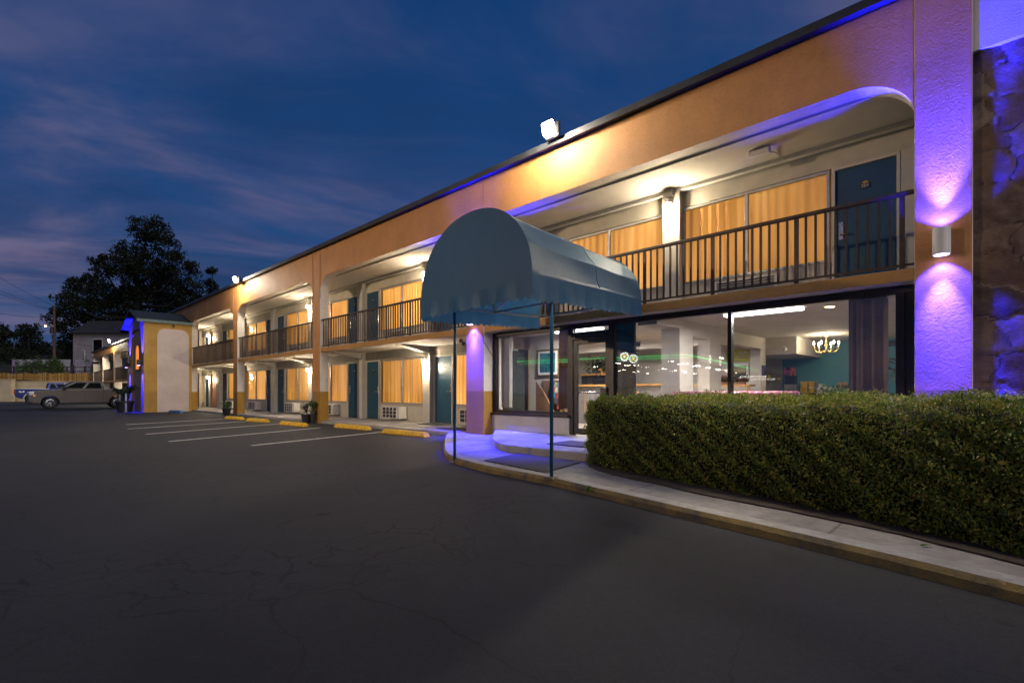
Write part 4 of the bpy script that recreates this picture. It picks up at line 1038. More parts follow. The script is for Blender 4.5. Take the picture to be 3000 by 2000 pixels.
def tower_light(x, e, label):
    t = thing('up_down_light', label, 'wall light', (0, 0, 0), 0, 'violet up and down lights')
    MB().box(-.10, .10, -.26, -.10, -.16, .16).build('shade', M['black'], t, bevel=.01); MB().box(-.05, .05, -.10, 0, -.08, .08).build('arm', M['black'], t)
    MB().box(-.08, .08, -.24, -.12, -.166, -.161).build('lower_lens', M['led'], t)
    t.location = (x, YF, 2.80)
    spot('violet_spot', (x, YF - .20, 2.60), (x, YF + .04, .4), e * 4, VIO, 40, .5, .03); spot('violet_spot', (x, YF - .20, 3.0), (x, YF + .04, 5.2), e * 4, VIO, 46, .5, .03)
tower_light(-35.12, 1500, 'black box light on the near corner of the stair tower'); tower_light(-38.75, 1500, 'black box light on the far corner of the stair tower')
for p, mt, l in (((-36.2, -2.95), M['galv'], 'grey steel bollard in front of the stair tower'), ((-38.1, -2.95), M['galv'], 'steel bollard lit violet left of the big planter')):
    t = thing('bollard', l, 'bollard')
    MB().lathe([(.055, 0), (.055, 1.02), (.045, 1.06), (.01, 1.075)], n=12).build('post', mt, t, smooth=True, angle=40); MB().lathe([(.10, 0), (.10, .02)], n=12).build('base_plate', mt, t)
    t.location = (*p, 0)
tag(MB().box(-38.75, -38.35, -3.0, -2.75, 0, .17).build('kerb_block', plain('pink_paint', (.45, .16, .20), .7), None, bevel=.02), 'short pink painted block at the foot of the violet lit bollard', 'block')

# ------------------------------------------------------------------ far wing of the motel
FWG = thing('motel_annex', 'farther tan motel wing with balconies beyond the stair tower', 'motel')
XA = [-82.2, -75.95, -69.0, -61.75, -54.5]
for x in XA[1:]: MB().box(x - .6, x, 0, .6, -.02, 4.4).build('pier', M['stucco'], FWG)
fascia([(a, b - .6) for a, b in zip(XA[1:], XA[2:])], 5.0, 5.66, 4.4, .004, .5, .5, .35, 8).build('fascia', M['stucco'], FWG)
MB().box(-76.7, -44.2, -.15, 9.5, 5.67, 5.80).build('roof', M['roof_dark'], FWG)
MB().box(-76.5, -44.2, .02, 2.0, 2.1, 2.28).build('balcony_slab', M['slab'], FWG)
MB().box(-76.5, -44.2, .6, 2.0, 4.9, 4.98).build('balcony_ceiling', M['walk_ceiling'], FWG)
MB().box(-76.5, -44.2, 2.0, 2.2, 0, 5.66).build('wall', M['wall'], FWG); MB().box(-76.6, -76.5, 0.62, 9.4, 0, 5.66).build('wall', M['wall'], FWG)
for a, b in zip(XA[1:], XA[2:]):
    mb = MB(); n = 48
    for i in range(1, n): x = a + (b - .6 - a) * i / n; mb.box(x - .016, x + .016, .04, .07, 2.3, 3.42)
    mb.box(a, b - .6, .03, .08, 3.40, 3.47); mb.build('railing', M['rail'], FWG)
    MB().box(a + 1.2, a + 2.1, 1.97, 1.998, .1, 2.05).build('door', M['teal'], FWG); MB().box(a + 2.4, a + 4.6, 1.97, 1.998, 3.0, 4.6).build('window', M['dark_frame'], FWG); MB().box(a + 2.4, a + 4.6, 1.97, 1.998, .9, 2.05).build('window', M['dark_frame'], FWG)
flood((-62.0, -.3, 5.95), 'flood light blazing on the roof edge of the far wing', 1.2, (-90, -16, 2.0), 6500, 100)
t_ = [(-57.6, 1.8, 3.9, 'lamp glowing on the upper gallery of the far wing beside the stair tower'), (-57.3, 1.8, 1.55, 'lamp glowing on the lower walk of the far wing beside the stair tower'), (-61.2, 1.8, 1.5, 'small lamp on the lower walk of the far wing just right of its third pier')]
for x, y, z, l in t_: dup(first, (x, y, z), 0, l)

# ------------------------------------------------------------------ pickup trucks (nose along +x locally, left side = +y)
def pickup(name, label, paint, accent, crew=True, s=1.0, dims=None):
    t = thing(name, label, 'pickup truck')
    L = 5.85; wf, wr = 1.82 , -1.82                 # axle x
    hw = .98
    def side_poly(arch=True):
        p = [(-2.92, .62), (-2.92, 1.12), (-2.88, 1.20), (-1.02 if crew else -.6, 1.20), (-1.02 if crew else -.6, 1.20)]
        p = [(-2.90, .60), (-2.92, 1.26), (-2.86, 1.33), (-1.14, 1.34), (-1.12, 1.33), (1.40, 1.33), (1.62, 1.31), (2.55, 1.24), (2.84, 1.16), (2.93, .95), (2.90, .50), (2.62, .40)]
        def arch_(cx, r):
            return [(cx + r * math.cos(a), .40 + r * math.sin(a)) for a in [math.pi * k / 12 for k in range(13)]]
        p += arch_(wf, .50) + [(wf - .55, .34), (wr + .55, .34)] + arch_(wr, .50) + [(-2.55, .42)]
        return p
    sp = side_poly(); nn = len(sp)
    vs = []
    for y, k in ((-hw, 0), (-hw + .0, 0), (hw, 0)): pass
    lay = [(-hw + .10, 1.0), (-hw, .0), (hw, .0), (hw - .10, 1.0)]
    body = MB()
    body.extrude([(x, -hw, z) for x, z in sp], (0, 0, 0), (0, 2 * hw, 0))
    b = body.build('body', paint, t, bevel=.035)
    # greenhouse
    if crew: base = [(-1.10, 1.33), (1.50, 1.33)]; top = [(-.98, 1.89), (.52, 1.91)]
    else: base = [(-.75, 1.33), (1.50, 1.33)]; top = [(-.62, 1.91), (.50, 1.93)]
    cb = MB(); y0, y1 = hw - .05, hw - .19
    B = [(base[0][0], -y0, base[0][1] - .02), (base[1][0], -y0, base[1][1] - .02), (base[1][0], y0, base[1][1] - .02), (base[0][0], y0, base[0][1] - .02)]
    T = [(top[0][0], -y1, top[0][1]), (top[1][0], -y1, top[1][1]), (top[1][0], y1, top[1][1]), (top[0][0], y1, top[0][1])]
    cb.hexa(B, T); c = cb.build('cab', paint, t, bevel=.07)
    def sidept(fx, fz, sgn, out=.012):
        x = (base[0][0] * (1 - fx) + base[1][0] * fx) * (1 - fz) + (top[0][0] * (1 - fx) + top[1][0] * fx) * fz
        z = 1.33 * (1 - fz) + 1.895 * fz; y = (y0 * (1 - fz) + y1 * fz + out) * sgn
        return (x, y, z)
    wins = [(.06, .44), (.50, .86)] if crew else [(.10, .34), (.40, .86)]
    for sgn in (-1, 1):
        for a, e in wins:
            w = MB(); q = [sidept(a, .14, sgn), sidept(e + (.05 if e > .8 else 0), .14, sgn), sidept(e, .84, sgn), sidept(a + .02, .84, sgn)]
            q2 = [(p[0], p[1] - sgn * .02, p[2]) for p in q]; w.add(q + q2, [(0, 1, 2, 3), (7, 6, 5, 4), (0, 4, 5, 1), (1, 5, 6, 2), (2, 6, 7, 3), (3, 7, 4, 0)]).build('side_window', M['car_glass'], t)
        for dx in ((-.42, .55) if crew else (.35,)):
            MB().box(dx - .10, dx + .10, sgn * (hw + .018) - .014, sgn * (hw + .018) + .014, 1.10, 1.14).build('door_handle', paint, t, bevel=.008)
        for dx in ((-1.02, .02, 1.12) if crew else (-.5, 1.1)):
            MB().box(dx - .006, dx + .006, sgn * (hw + .001) - .003, sgn * (hw + .001) + .003, .42, 1.32).build('door_seam', M['black'], t)
        MB().box(1.0, 1.2, sgn * (hw + .12) - .10, sgn * (hw + .12) + .10, 1.34, 1.55).build('mirror', M['black'], t, bevel=.03)
        MB().box(-1.3, 1.25, sgn * (hw + .01) - .02, sgn * (hw + .01) + .02, .36, .42).build('rocker_trim', M['black'], t)
        MB().box(-2.88, -1.1 if crew else -.6, sgn * (hw - .03) - .035, sgn * (hw - .03) + .035, 1.332, 1.355).build('bed_rail', M['white_plastic'] if not crew else M['galv'], t)
        for cx in (wf, wr):                          # wheel arch flare
            f = MB(); n = 12
            for k in range(n):
                a0, a1 = math.pi * k / n, math.pi * (k + 1) / n
                P0_ = lambda r, a, y: (cx + r * math.cos(a), y, .40 + r * math.sin(a))
                ya, yb = sgn * (hw - .02), sgn * (hw + .035)
                f.hexa([P0_(.50, a0, ya), P0_(.50, a1, ya), P0_(.50, a1, yb), P0_(.50, a0, yb)], [P0_(.59, a0, ya), P0_(.59, a1, ya), P0_(.57, a1, yb), P0_(.57, a0, yb)])
            f.build('wheel_flare', accent, t)
        for cx in (wf, wr):
            wl = MB().lathe([(.24, -.13), (.37, -.13), (.405, -.08), (.405, .08), (.37, .13), (.24, .13)], (cx, sgn * (hw - .12), .405), 28, 'y').build('tyre', M['tyre'], t, smooth=True, angle=40)
            rm = MB(); yy = sgn * (hw - .005)
            rm.lathe([(.245, -.01), (.245, .015), (.215, .02), (.21, -.04)], (cx, yy, .405), 28, 'y')
            rm.lathe([(.06, -.03), (.06, .02)], (cx, yy, .405), 12, 'y')
            for k in range(6):
                a = k * math.pi / 3 + .3
                for da in (-.16, .16):
                    p = Vector((cx + .05 * math.cos(a), yy, .405 + .05 * math.sin(a))); q = Vector((cx + .225 * math.cos(a + da), yy, .405 + .225 * math.sin(a + da)))
                    rm.tube([p, q], .022, 5)
            rm.build('rim', M['chrome'], wl)
            MB().lathe([(.235, -.02), (.235, -.03)], (cx, yy - sgn * .04, .405), 20, 'y').build('brake', M['black'], wl)
        # lights
        MB().box(2.60, 2.90, sgn * (hw - .14) - .17, sgn * (hw - .14) + .16, .92, 1.16).build('headlight', M['chrome'], t, bevel=.03)
        MB().box(-2.94, -2.84, sgn * (hw - .06) - .06, sgn * (hw - .06) + .065, .86, 1.22).build('tail_light', plain('tail_lens', (.35, .01, .008), .2) if 'tl' not in M else M['tl'], t, bevel=.02)
        MB().box(2.56, 2.66, sgn * (hw - .02) - .02, sgn * (hw - .02) + .026, .86, .94).build('marker_light', M['amber'], t)
    # windscreen and rear window
    ws = MB(); i_ = .10
    a = [Vector(B[1]).lerp(Vector(T[1]), .12), Vector(B[2]).lerp(Vector(T[2]), .12), Vector(B[2]).lerp(Vector(T[2]), .9), Vector(B[1]).lerp(Vector(T[1]), .9)]
    a = [p + Vector((.02, .09 if p.y < 0 else -.09, .012)) for p in a]; ws.add(a + [p - Vector((.03, 0, .02)) for p in a], [(0, 1, 2, 3), (7, 6, 5, 4), (0, 4, 5, 1), (1, 5, 6, 2), (2, 6, 7, 3), (3, 7, 4, 0)]).build('windscreen', M['car_glass'], t)
    a = [Vector(B[0]).lerp(Vector(T[0]), .2), Vector(B[3]).lerp(Vector(T[3]), .2), Vector(B[3]).lerp(Vector(T[3]), .85), Vector(B[0]).lerp(Vector(T[0]), .85)]
    a = [p + Vector((-.018, .15 if p.y < 0 else -.15, 0)) for p in a]; MB().add(a + [p + Vector((.03, 0, 0)) for p in a], [(0, 1, 2, 3), (7, 6, 5, 4), (0, 4, 5, 1), (1, 5, 6, 2), (2, 6, 7, 3), (3, 7, 4, 0)]).build('rear_window', M['car_glass'], t)
    MB().box(2.78, 2.94, -hw + .32, hw - .32, .62, .98).build('grille', M['black'], t, bevel=.02)
    MB().box(2.72, 3.0, -hw + .01, hw - .01, .40, .60).build('front_bumper', accent, t, bevel=.04)
    MB().box(-3.06, -2.88, -hw + .04, hw - .04, .46, .64).build('rear_bumper', M['galv'], t, bevel=.03)
    MB().box(-2.86, -1.15 if crew else -.65, -hw + .09, hw - .09, 1.331, 1.338).build('bed_cover', M['black'], t)
    return t
M['tl'] = plain('tail_lens', (.40, .012, .01), .2)
silver = pickup('pickup_truck', 'silver grey four door pickup truck parked nose out beyond the stair tower', car_paint('champagne_silver_paint', (.145, .122, .098)), M['black'])
silver['group'] = 'pickup trucks'
M['sil'] = car_paint('champagne_flare', (.145, .122, .098))
for o_ in silver.children:
    if o_.name.startswith('wheel_flare'): o_.data.materials[0] = M['sil']
silver.location = (-47.62, -3.70, 0); silver.rotation_euler = (0, 0, R(-90))
blue = pickup('pickup_truck', 'dark blue pickup truck with 4x4 lettering on its bed, behind the silver one', car_paint('deep_blue_paint', (.012, .022, .13)), car_paint('silver_flare', (.33, .32, .33)), crew=False)
blue['group'] = 'pickup trucks'
text('4x4', (-2.48, -.99, .98), .26, M['paper'], blue, 'bed_lettering')
blue.location = (-66.5, -3.85, .12); blue.rotation_euler = (0, 0, R(90))

# ------------------------------------------------------------------ beyond the lot: terrace, walls, fences, house, trees
def dome(u, v):
    d = 62.8 + v * 140; lat = -900 + u * 1600
    zs = [(62.8, 2.3), (68, 3.1), (74, 4.6), (84, 6.6), (110, 9.5), (150, 12), (210, 14)]
    z = np.interp(d, [a for a, _ in zs], [b for _, b in zs]); p = far(lat, 0, d); p.z = float(z) + .4 * math.sin(p.x * .3) * math.sin(p.y * .23); return p
tr = MB().grid(dome, 40, 40).build('hillside', plain('dark_hillside', (.018, .022, .012), .95, 0, .4, .6)); struct(tr)
def ridge(u, v):
    lat = -1500 + u * 2600; d = 420
    p = far(lat, 0, d); p.z = v * (34 + 5 * math.sin(lat * .006) + 2 * math.sin(lat * .017) + .5 * math.sin(lat * .09)); return p
struct(MB().grid(ridge, 200, 1).build('wooded_ridge', plain('far_ridge', (.03, .042, .05), .95, 0, .3, .05)))
def far_box(mb, u0, u1, d, th, z0, z1):
    a, b = far(u0, 0, d), far(u1, 0, d); n = FWD * th
    q = [a, b, b + n, a + n]; mb.hexa([(p.x, p.y, z0) for p in q], [(p.x, p.y, z1) for p in q]); return mb
RW = thing('retaining_wall', 'long cream retaining wall at the back of the parking lot', 'wall')
M['cream'] = plain('cream_block_wall', (.50, .40, .25), .75, 0, .14, .7, .4, 12)
far_box(MB(), -500, 33, 61.5, .5, -.02, 2.62).build('wall', M['cream'], RW); far_box(MB(), 33, 330, 62.5, .5, -.02, 2.42).build('wall', M['cream'], RW)
far_box(MB(), -500, 33, 61.45, .6, 2.622, 2.70).build('coping', M['cream'], RW); far_box(MB(), 33, 330, 62.45, .6, 2.422, 2.50).build('coping', M['cream'], RW)
BF = thing('bamboo_fence', 'tan upright cane fence standing on the cream retaining wall', 'fence')
mb = MB()
u = -200
while u < 282:
    w = random.uniform(2.4, 4.2); h = 3.48 + random.uniform(-.05, .05) + .06 * math.sin(u * .11)
    a, b = far(u, 0, 63.2), far(u + w * .86, 0, 63.2); off = FWD * random.uniform(-.04, .04); a += off; b += off; n = FWD * .05; tl = RGT * random.uniform(-.03, .03)
    mb.hexa([(p.x, p.y, 2.45) for p in (a, b, b + n, a + n)], [(p.x + tl.x, p.y + tl.y, h) for p in (a, b, b + n, a + n)]); u += w
def cane_mat():
    m, nt, out = nt_new('split_cane'); g = N(nt, 'ShaderNodeNewGeometry')
    c = ramp(nt, g.outputs['Random Per Island'], [(0, (.16, .085, .02)), (.5, (.30, .17, .04)), (1, (.40, .25, .08))])
    pbr(nt, out, c, .7); return m
mb.build('canes', cane_mat(), BF)
far_box(MB(), -200, 282, 63.14, .05, 3.05, 3.12).build('rail', M['wood'], BF)
MR = thing('metal_railing', 'thin brown metal railing just above the cane fence', 'railing')
mb = MB(); far_box(mb, -200, 282, 63.6, .05, 3.74, 3.80); far_box(mb, -200, 282, 63.6, .05, 3.12, 3.16)
mb.build('rails', M['rail'], MR)
mb = MB(); u = -200
while u < 282: far_box(mb, u, u + .9, 63.61, .03, 3.16, 3.74); u += 5.2
mb.build('bars', M['rail'], MR)
mb = MB()
for u in range(-170, 282, 52): far_box(mb, u, u + 3, 63.57, .09, 2.5, 4.35)
far_box(mb, -200, 282, 63.6, .06, 4.22, 4.30); mb.build('posts', M['bark'], MR)
WF = thing('white_fence', 'white ribbed metal fence overgrown with vines', 'fence')
def sheet_mat():
    m, nt, out = nt_new('white_ribbed_sheet'); co = pos(nt)
    c = ramp(nt, noise(nt, co, .8, 5), [(.3, (.24, .22, .25)), (.7, (.36, .33, .36))]); pbr(nt, out, c, .5); return m
sm = sheet_mat()
for u0, u1 in ((35, 103), (104, 206), (218, 330)):
    mb = MB(); u = u0
    while u < u1: far_box(mb, u, min(u + 2.0, u1), 69.0, .06, 3.0, 5.55); far_box(mb, min(u + 2.0, u1), min(u + 2.4, u1), 69.05, .05, 3.0, 5.54); u += 2.4
    mb.build('panel', sm, WF)
    mb = MB(); far_box(mb, u0 - .6, u0 + .6, 68.9, .1, 3.0, 5.62); mb.build('post', plain('violet_post', (.22, .12, .26), .5), WF)
VN = thing('vine', 'sprawling green vines climbing over the white fence', 'vine')
P = []
for k in range(60):
    u = random.choice([random.gauss(125, 28), random.uniform(40, 330), random.gauss(75, 14), random.gauss(150, 14)]); z = random.uniform(3.9, 5.7); L = random.uniform(.5, 1.6)
    ang = random.uniform(-.6, .6)
    for i in range(int(42 * L)):
        f = random.random(); p = far(u + f * 18 * math.cos(ang) + random.gauss(0, 3.2), z - f * L * .8 + random.gauss(0, .22), 68.75 + random.gauss(0, .12)); P.append(p)
leaf_cloud('leaves', P, rng.uniform(.14, .30, len(P)), M['vine_leaf'], VN, np.array(-FWD)[None], .8, .7)
mb = MB()
for k in range(14):
    u = random.uniform(50, 320); q = [far(u + i * 4 * random.uniform(.3, 1), 3.2 + i * .4, 68.8) for i in range(6)]; mb.tube(q, .02, 4)
mb.build('stems', M['bark'], VN)
# house on the hill
HS = thing('white_house', 'white clapboard house with dark hip roof above the vine covered fence', 'house')
d = 77.0
def siding():
    m, nt, out = nt_new('white_clapboard'); co = pos(nt); sp = N(nt, 'ShaderNodeSeparateXYZ'); nt.links.new(co, sp.inputs[0])
    fz = math_(nt, 'FRACT', math_(nt, 'MULTIPLY', sp.outputs['Z'], 5.0)); ln = math_(nt, 'LESS_THAN', fz, .16)
    c = mixc(nt, ln, (.28, .25, .265), (.14, .125, .13)); c = mixc(nt, .5, c, ramp(nt, noise(nt, co, .9, 5), [(.3, (.7, .7, .7)), (.7, (1.1, 1.1, 1.1))]), 'MULTIPLY')
    pbr(nt, out, c, .7, 0, bump(nt, fz, .5, .03)); return m
far_box(MB(), 214, 470, d, 9, 4.0, 9.95).build('wall', siding(), HS)
q = [far(200, 9.96, d - .8), far(484, 9.96, d - .8), far(470, 9.96, d + 10), far(205, 9.96, d + 10)]; r_ = [far(262, 12.4, d + 4), far(440, 12.4, d + 4)]
MB().add(q + r_, [(0, 1, 5, 4), (1, 2, 5), (2, 3, 4, 5), (3, 0, 4), (3, 2, 1, 0)]).build('roof', plain('dark_shingle', (.022, .02, .022), .85, 0, .3, 1.5), HS)
hw_ = far_box(MB(), 272, 300, d - .06, .1, 6.6, 9.2).build('window', M['wall_trim'], HS); far_box(MB(), 273.5, 298.5, d - .075, .02, 6.75, 9.05).build('pane', M['car_glass'], hw_)
hw_ = far_box(MB(), 352, 378, d - .06, .1, 6.6, 9.2).build('window', M['wall_trim'], HS); far_box(MB(), 353.5, 376.5, d - .075, .02, 6.75, 9.05).build('pane', M['car_glass'], hw_)
MB().tube([far(248, 4.5, d - .3), far(248, 7.4, d - .3), far(240, 7.5, d - .3)], .05, 6).build('pipe', M['wall_trim'], HS)

def tree(name, label, base, height, cr, trunk_r, n, leaf=.45, seed=1, low=.25, lobes=14, flat=1.0):
    rs = random.Random(seed); t = thing(name, label, 'tree', group='trees behind the motel')
    b = Vector(base); tk = MB()
    tk.tube([b - Vector((0, 0, 1)), b + Vector((.3, .1, height * .18)), b + Vector((.1, .5, height * .38)), b + Vector((0, .4, height * .62))], [trunk_r * 1.3, trunk_r, trunk_r * .75, trunk_r * .35], 10)
    cl = []
    for i in range(lobes):
        a = i / lobes * 2 * math.pi * 2.618; f = (i + .5) / lobes
        z = height * (low + (0.98 - low) * f); prof = math.sin(math.pi * min(1, (f * .82 + .16))) ** .8
        rad = cr * prof * rs.uniform(.55, .82); c = b + Vector((rad * math.cos(a), rad * math.sin(a) * flat, z - height * .02)); r = cr * rs.uniform(.26, .42) * (1 - .35 * f)
        cl.append((c, r)); s = b + Vector((0, .3, height * min(.6, .2 + .45 * f)))
        m_ = s.lerp(c, .5) + Vector((0, 0, -.06 * height * rs.uniform(0, 1)))
        tk.tube([s, m_, c], [trunk_r * .42, trunk_r * .24, trunk_r * .08], 6)
    tk.build('trunk', M['bark'], t, smooth=True)
    P = []; per = n // len(cl)
    for c, r in cl:
        sub = [(c + Vector((rs.gauss(0, 1), rs.gauss(0, 1), rs.gauss(0, .8))).normalized() * r * rs.uniform(.55, 1.05), r * rs.uniform(.16, .36)) for _ in range(20)]
        for _ in range(per):
            sc, sr = sub[rs.randrange(len(sub))]; v = Vector((rs.gauss(0, 1), rs.gauss(0, 1), rs.gauss(0, 1))).normalized() * sr * rs.random() ** .45; v.z *= .75
            P.append(sc + v)
        for _ in range(per // 4):
            v = Vector((rs.gauss(0, 1), rs.gauss(0, 1), rs.gauss(0, 1))).normalized() * r * .7 * rs.random() ** .33; P.append(c + v)
    leaf_cloud('crown', P, rng.uniform(leaf * .6, leaf * 1.4, len(P)), M['tree_leaf'], t, None, 1, .62)
    return t
def lobe_tree(label, bu, bz, D, lobes, rt=1.0, seed=21):
    rs = random.Random(seed); k = D / 1500
    t = thing('oak_tree', label, 'tree', group='trees behind the motel')
    b = far(bu, bz, D); tk = MB(); tk.tube([b, b + Vector((.2, .2, 6 * rt)), b + Vector((.3, .4, 13 * rt)), b + Vector((.2, .2, 19 * rt))], [1.0 * rt, .85 * rt, .6 * rt, .25 * rt], 10); P = []
    for u, y, r in lobes:
        c = far(u, 1.12 + (1149 - y) * k, D + rs.uniform(-5, 5)); R_ = r * k
        tk.tube([b + Vector((.2, .3, min(9 + .35 * c.z, c.z * .6) * rt)), b.lerp(c, .6) + Vector((0, 0, .15 * c.z)), c], [.3 * rt, .2 * rt, .06], 6)
        sub = []
        for _ in range(int(10 + r * .45)):
            v = Vector((rs.gauss(0, 1), rs.gauss(0, 1), rs.gauss(0, 1))).normalized(); sub.append((c + Vector((v.x, v.y, v.z * .85)) * R_ * rs.uniform(.45, 1.0), R_ * rs.uniform(.14, .30) + .25))
        for _ in range(int(r * r * .55) + 250):
            sc, sr = sub[rs.randrange(len(sub))]; v = Vector((rs.gauss(0, 1), rs.gauss(0, 1), rs.gauss(0, .75))).normalized() * sr * rs.random() ** .4; P.append(sc + v)
    tk.build('trunk', M['bark'], t, smooth=True); leaf_cloud('crown', P, rng.uniform(.22, .52, len(P)), M['tree_leaf'], t, None, 1, .62)
big = [(432, 690, 50), (388, 742, 56), (470, 738, 58), (352, 800, 52), (530, 790, 50), (556, 850, 46), (425, 800, 80), (495, 840, 80), (300, 792, 30), (310, 845, 62), (262, 812, 34), (250, 880, 56), (212, 838, 22), (205, 900, 42), (182, 945, 36), (235, 950, 62),
             (330, 915, 84), (420, 905, 92), (505, 915, 84), (575, 905, 40), (596, 885, 22), (180, 1000, 34), (225, 1015, 46), (300, 1000, 66), (390, 1000, 70), (480, 1000, 70), (560, 985, 56), (168, 905, 20)]
lobe_tree('huge dark broadleaf tree rising behind the stair tower', 395, 4.5, 88.0, big)
lobe_tree('dark rounded tree between the cane fence and the street lamp', 80, 4.5, 100.0, [(78, 968, 26), (60, 985, 30), (98, 980, 30), (52, 1020, 34), (84, 1015, 40), (118, 1005, 30), (134, 1030, 24), (70, 1050, 40), (115, 1050, 36)], .35, 5)
lobe_tree('dark tree beyond the cane fence where the picture begins', 0, 4.5, 94.0, [(-4, 962, 28), (20, 985, 28), (-30, 985, 30), (0, 1010, 40), (32, 1025, 28), (-50, 1030, 30), (12, 1050, 40)], .35, 6)
lobe_tree('dark bushy tree low down behind the utility pole', 140, 4.5, 108.0, [(128, 1040, 26), (150, 1055, 22), (112, 1060, 30), (168, 1068, 18)], .2, 7)
lobe_tree('thin pointed treetop showing over the motel roof', 622, 5, 96.0, [(622, 806, 12), (618, 835, 20), (630, 862, 26), (600, 870, 24), (645, 900, 24), (610, 910, 34)], .45, 8)
for i, (u, dd, h, c_) in enumerate([(20, 80, 3.6, 2.6), (70, 78, 3.4, 2.2), (185, 84, 4.0, 2.4)]):
    t = thing('bush', ['low dark bush above the cane fence at the picture edge', 'low dark bush behind the near end of the white fence', 'dark bush between the utility pole and the white house'][i], 'bush')
    b = far(u, 4.4, dd); P = []
    for _ in range(3600):
        v = Vector((random.gauss(0, .45), random.gauss(0, .45), abs(random.gauss(0, .42)))); P.append(b + Vector((v.x * c_, v.y * c_, v.z * h)))
    leaf_cloud('leaves', P, rng.uniform(.2, .4, len(P)), M['tree_leaf'], t); MB().tube([b, b + Vector((0, 0, h * .5))], .08, 6).build('stem', M['bark'], t)

# utility pole, wires, street lamp
UP = thing('utility_pole', 'dark wooden utility pole with crossarm beside the big tree', 'utility pole')
pb = far(159, 3.5, 74)
MB().tube([pb, pb + Vector((0, 0, 10.2))], [.2, .14], 10).build('pole', plain('weathered_pole', (.10, .055, .035), .9, 0, .2, 4), UP)
ca = far(150, 12.9, 74); cb_ = far(166, 12.9, 74); MB().tube([ca, cb_], .06, 6).build('crossarm', M['bark'], UP)
MB().lathe([(.25, 0), (.25, .95), (.18, 1.0)], tuple(far(152, 9.6, 73.8)), 12).build('transformer', M['roof_dark'], UP)
SL = thing('street_lamp', 'orange street lamp on an arm from the utility pole', 'street lamp')
MB().tube([far(158, 10.55, 73.9), far(148, 10.9, 73.7), far(138, 10.85, 73.6)], .045, 6).build('arm', M['galv'], SL)
p = far(131, 10.75, 73.5); q = far(138, 10.8, 73.6)
MB().tube([q, q.lerp(p, .4), p], [.07, .18, .08], 8).build('head', M['galv'], SL, smooth=True)
MB().tube([q.lerp(p, .25) - Vector((0, 0, .12)), p - Vector((0, 0, .1))], [.10, .09], 8).build('lens', M['sodium'], SL, smooth=True)
wires = [((159, 13.55, 74), (-330, 24, 60), 'upper power line running off from the pole top past the open sky'), ((151, 12.95, 74), (-330, 19.5, 60), 'second power line below the top one, running off from the crossarm'), ((165, 12.9, 74.2), (-330, 20.6, 61), 'third power line from the end of the crossarm'), ((159, 11.9, 74), (-330, 13.9, 60), 'lowest thick cable running level away from the pole'),
         ((160, 13.5, 74), (378, 8.8, 64), 'power line sloping from the pole top down behind the stair tower'), ((160, 10.0, 74), (330, 7.2, 66), 'cable sagging from the pole across the white house')]
for a, b, l in wires:
    A, B = far(*a), far(*b); mb = MB(); mb.tube([A.lerp(B, k / 14) - Vector((0, 0, 1.0 * 4 * (k / 14) * (1 - k / 14))) for k in range(15)], .022, 5)
    tag(mb.build('power_line', M['black']), l, 'power line', 'wires of the utility pole')
t = thing('signal_lamp', 'tiny orange lamp far off between the pole and the white house', 'lamp')
pp = far(179, 9.4, 150); MB().ball(pp, .22, 8, 6).build('lens', M['sodium'], t); MB().tube([pp - Vector((0, 0, 6)), pp], .06, 6).build('post', M['black'], t)

# ------------------------------------------------------------------ inside the lobby
def ceiling_light(x0, x1, y, label):
    t = thing('ceiling_light', label, 'ceiling light', (0, 0, 0), 0, 'fluorescent lights in the lobby')
    MB().box(x0, x1, y - .11, y + .11, Z1 - .05, Z1 - .007).build('housing', M['white_plastic'], t); MB().box(x0 + .02, x1 - .02, y - .10, y + .10, Z1 - .10, Z1 - .051).build('diffuser', M['fluo'], t, bevel=.02)
    lamp('AREA', 'tube_light', ((x0 + x1) / 2, y, Z1 - .115), 125 * (x1 - x0) / 1.3, (1, .96, .92), size=(x1 - x0, .2))
ceiling_light(-3.82, -2.49, 1.10, 'long fluorescent ceiling light behind the right lobby window'); ceiling_light(-7.7, -6.4, .95, 'fluorescent ceiling light seen through the pane over the lobby door')
ceiling_light(-8.9, -7.6, 3.2, 'fluorescent ceiling light over the reception desk'); ceiling_light(-5.9, -5.3, 3.4, 'short fluorescent light behind the lobby pillar')
t = thing('reflection_disc', 'small amber disc in the lobby ceiling standing in for a lamp reflection', 'ceiling light')  # glowing disc in place of a lamp's reflection in the glass
MB().lathe([(.10, -.004), (.10, -.012), (.075, -.012)], n=16).build('disc_ring', M['brass'], t); MB().lathe([(.07, -.013), (.07, -.016)], n=14).build('lens', M['sodium'], t); t.location = (-2.25, 1.67, Z1 - .006)  # brass ring and amber face of the stand-in disc
CH = thing('chandelier', 'brass candle chandelier hanging in front of the teal lobby wall', 'chandelier')
MB().lathe([(.09, 0), (.09, -.02), (.03, -.05), (.015, -.06)], n=16).build('ceiling_rose', M['brass'], CH, smooth=True)
MB().lathe([(.012, -.06), (.012, -.16), (.03, -.18), (.016, -.22), (.045, -.28), (.02, -.36), (.07, -.42), (.05, -.47), (.012, -.50)], n=14).build('stem', M['brass'], CH, smooth=True)
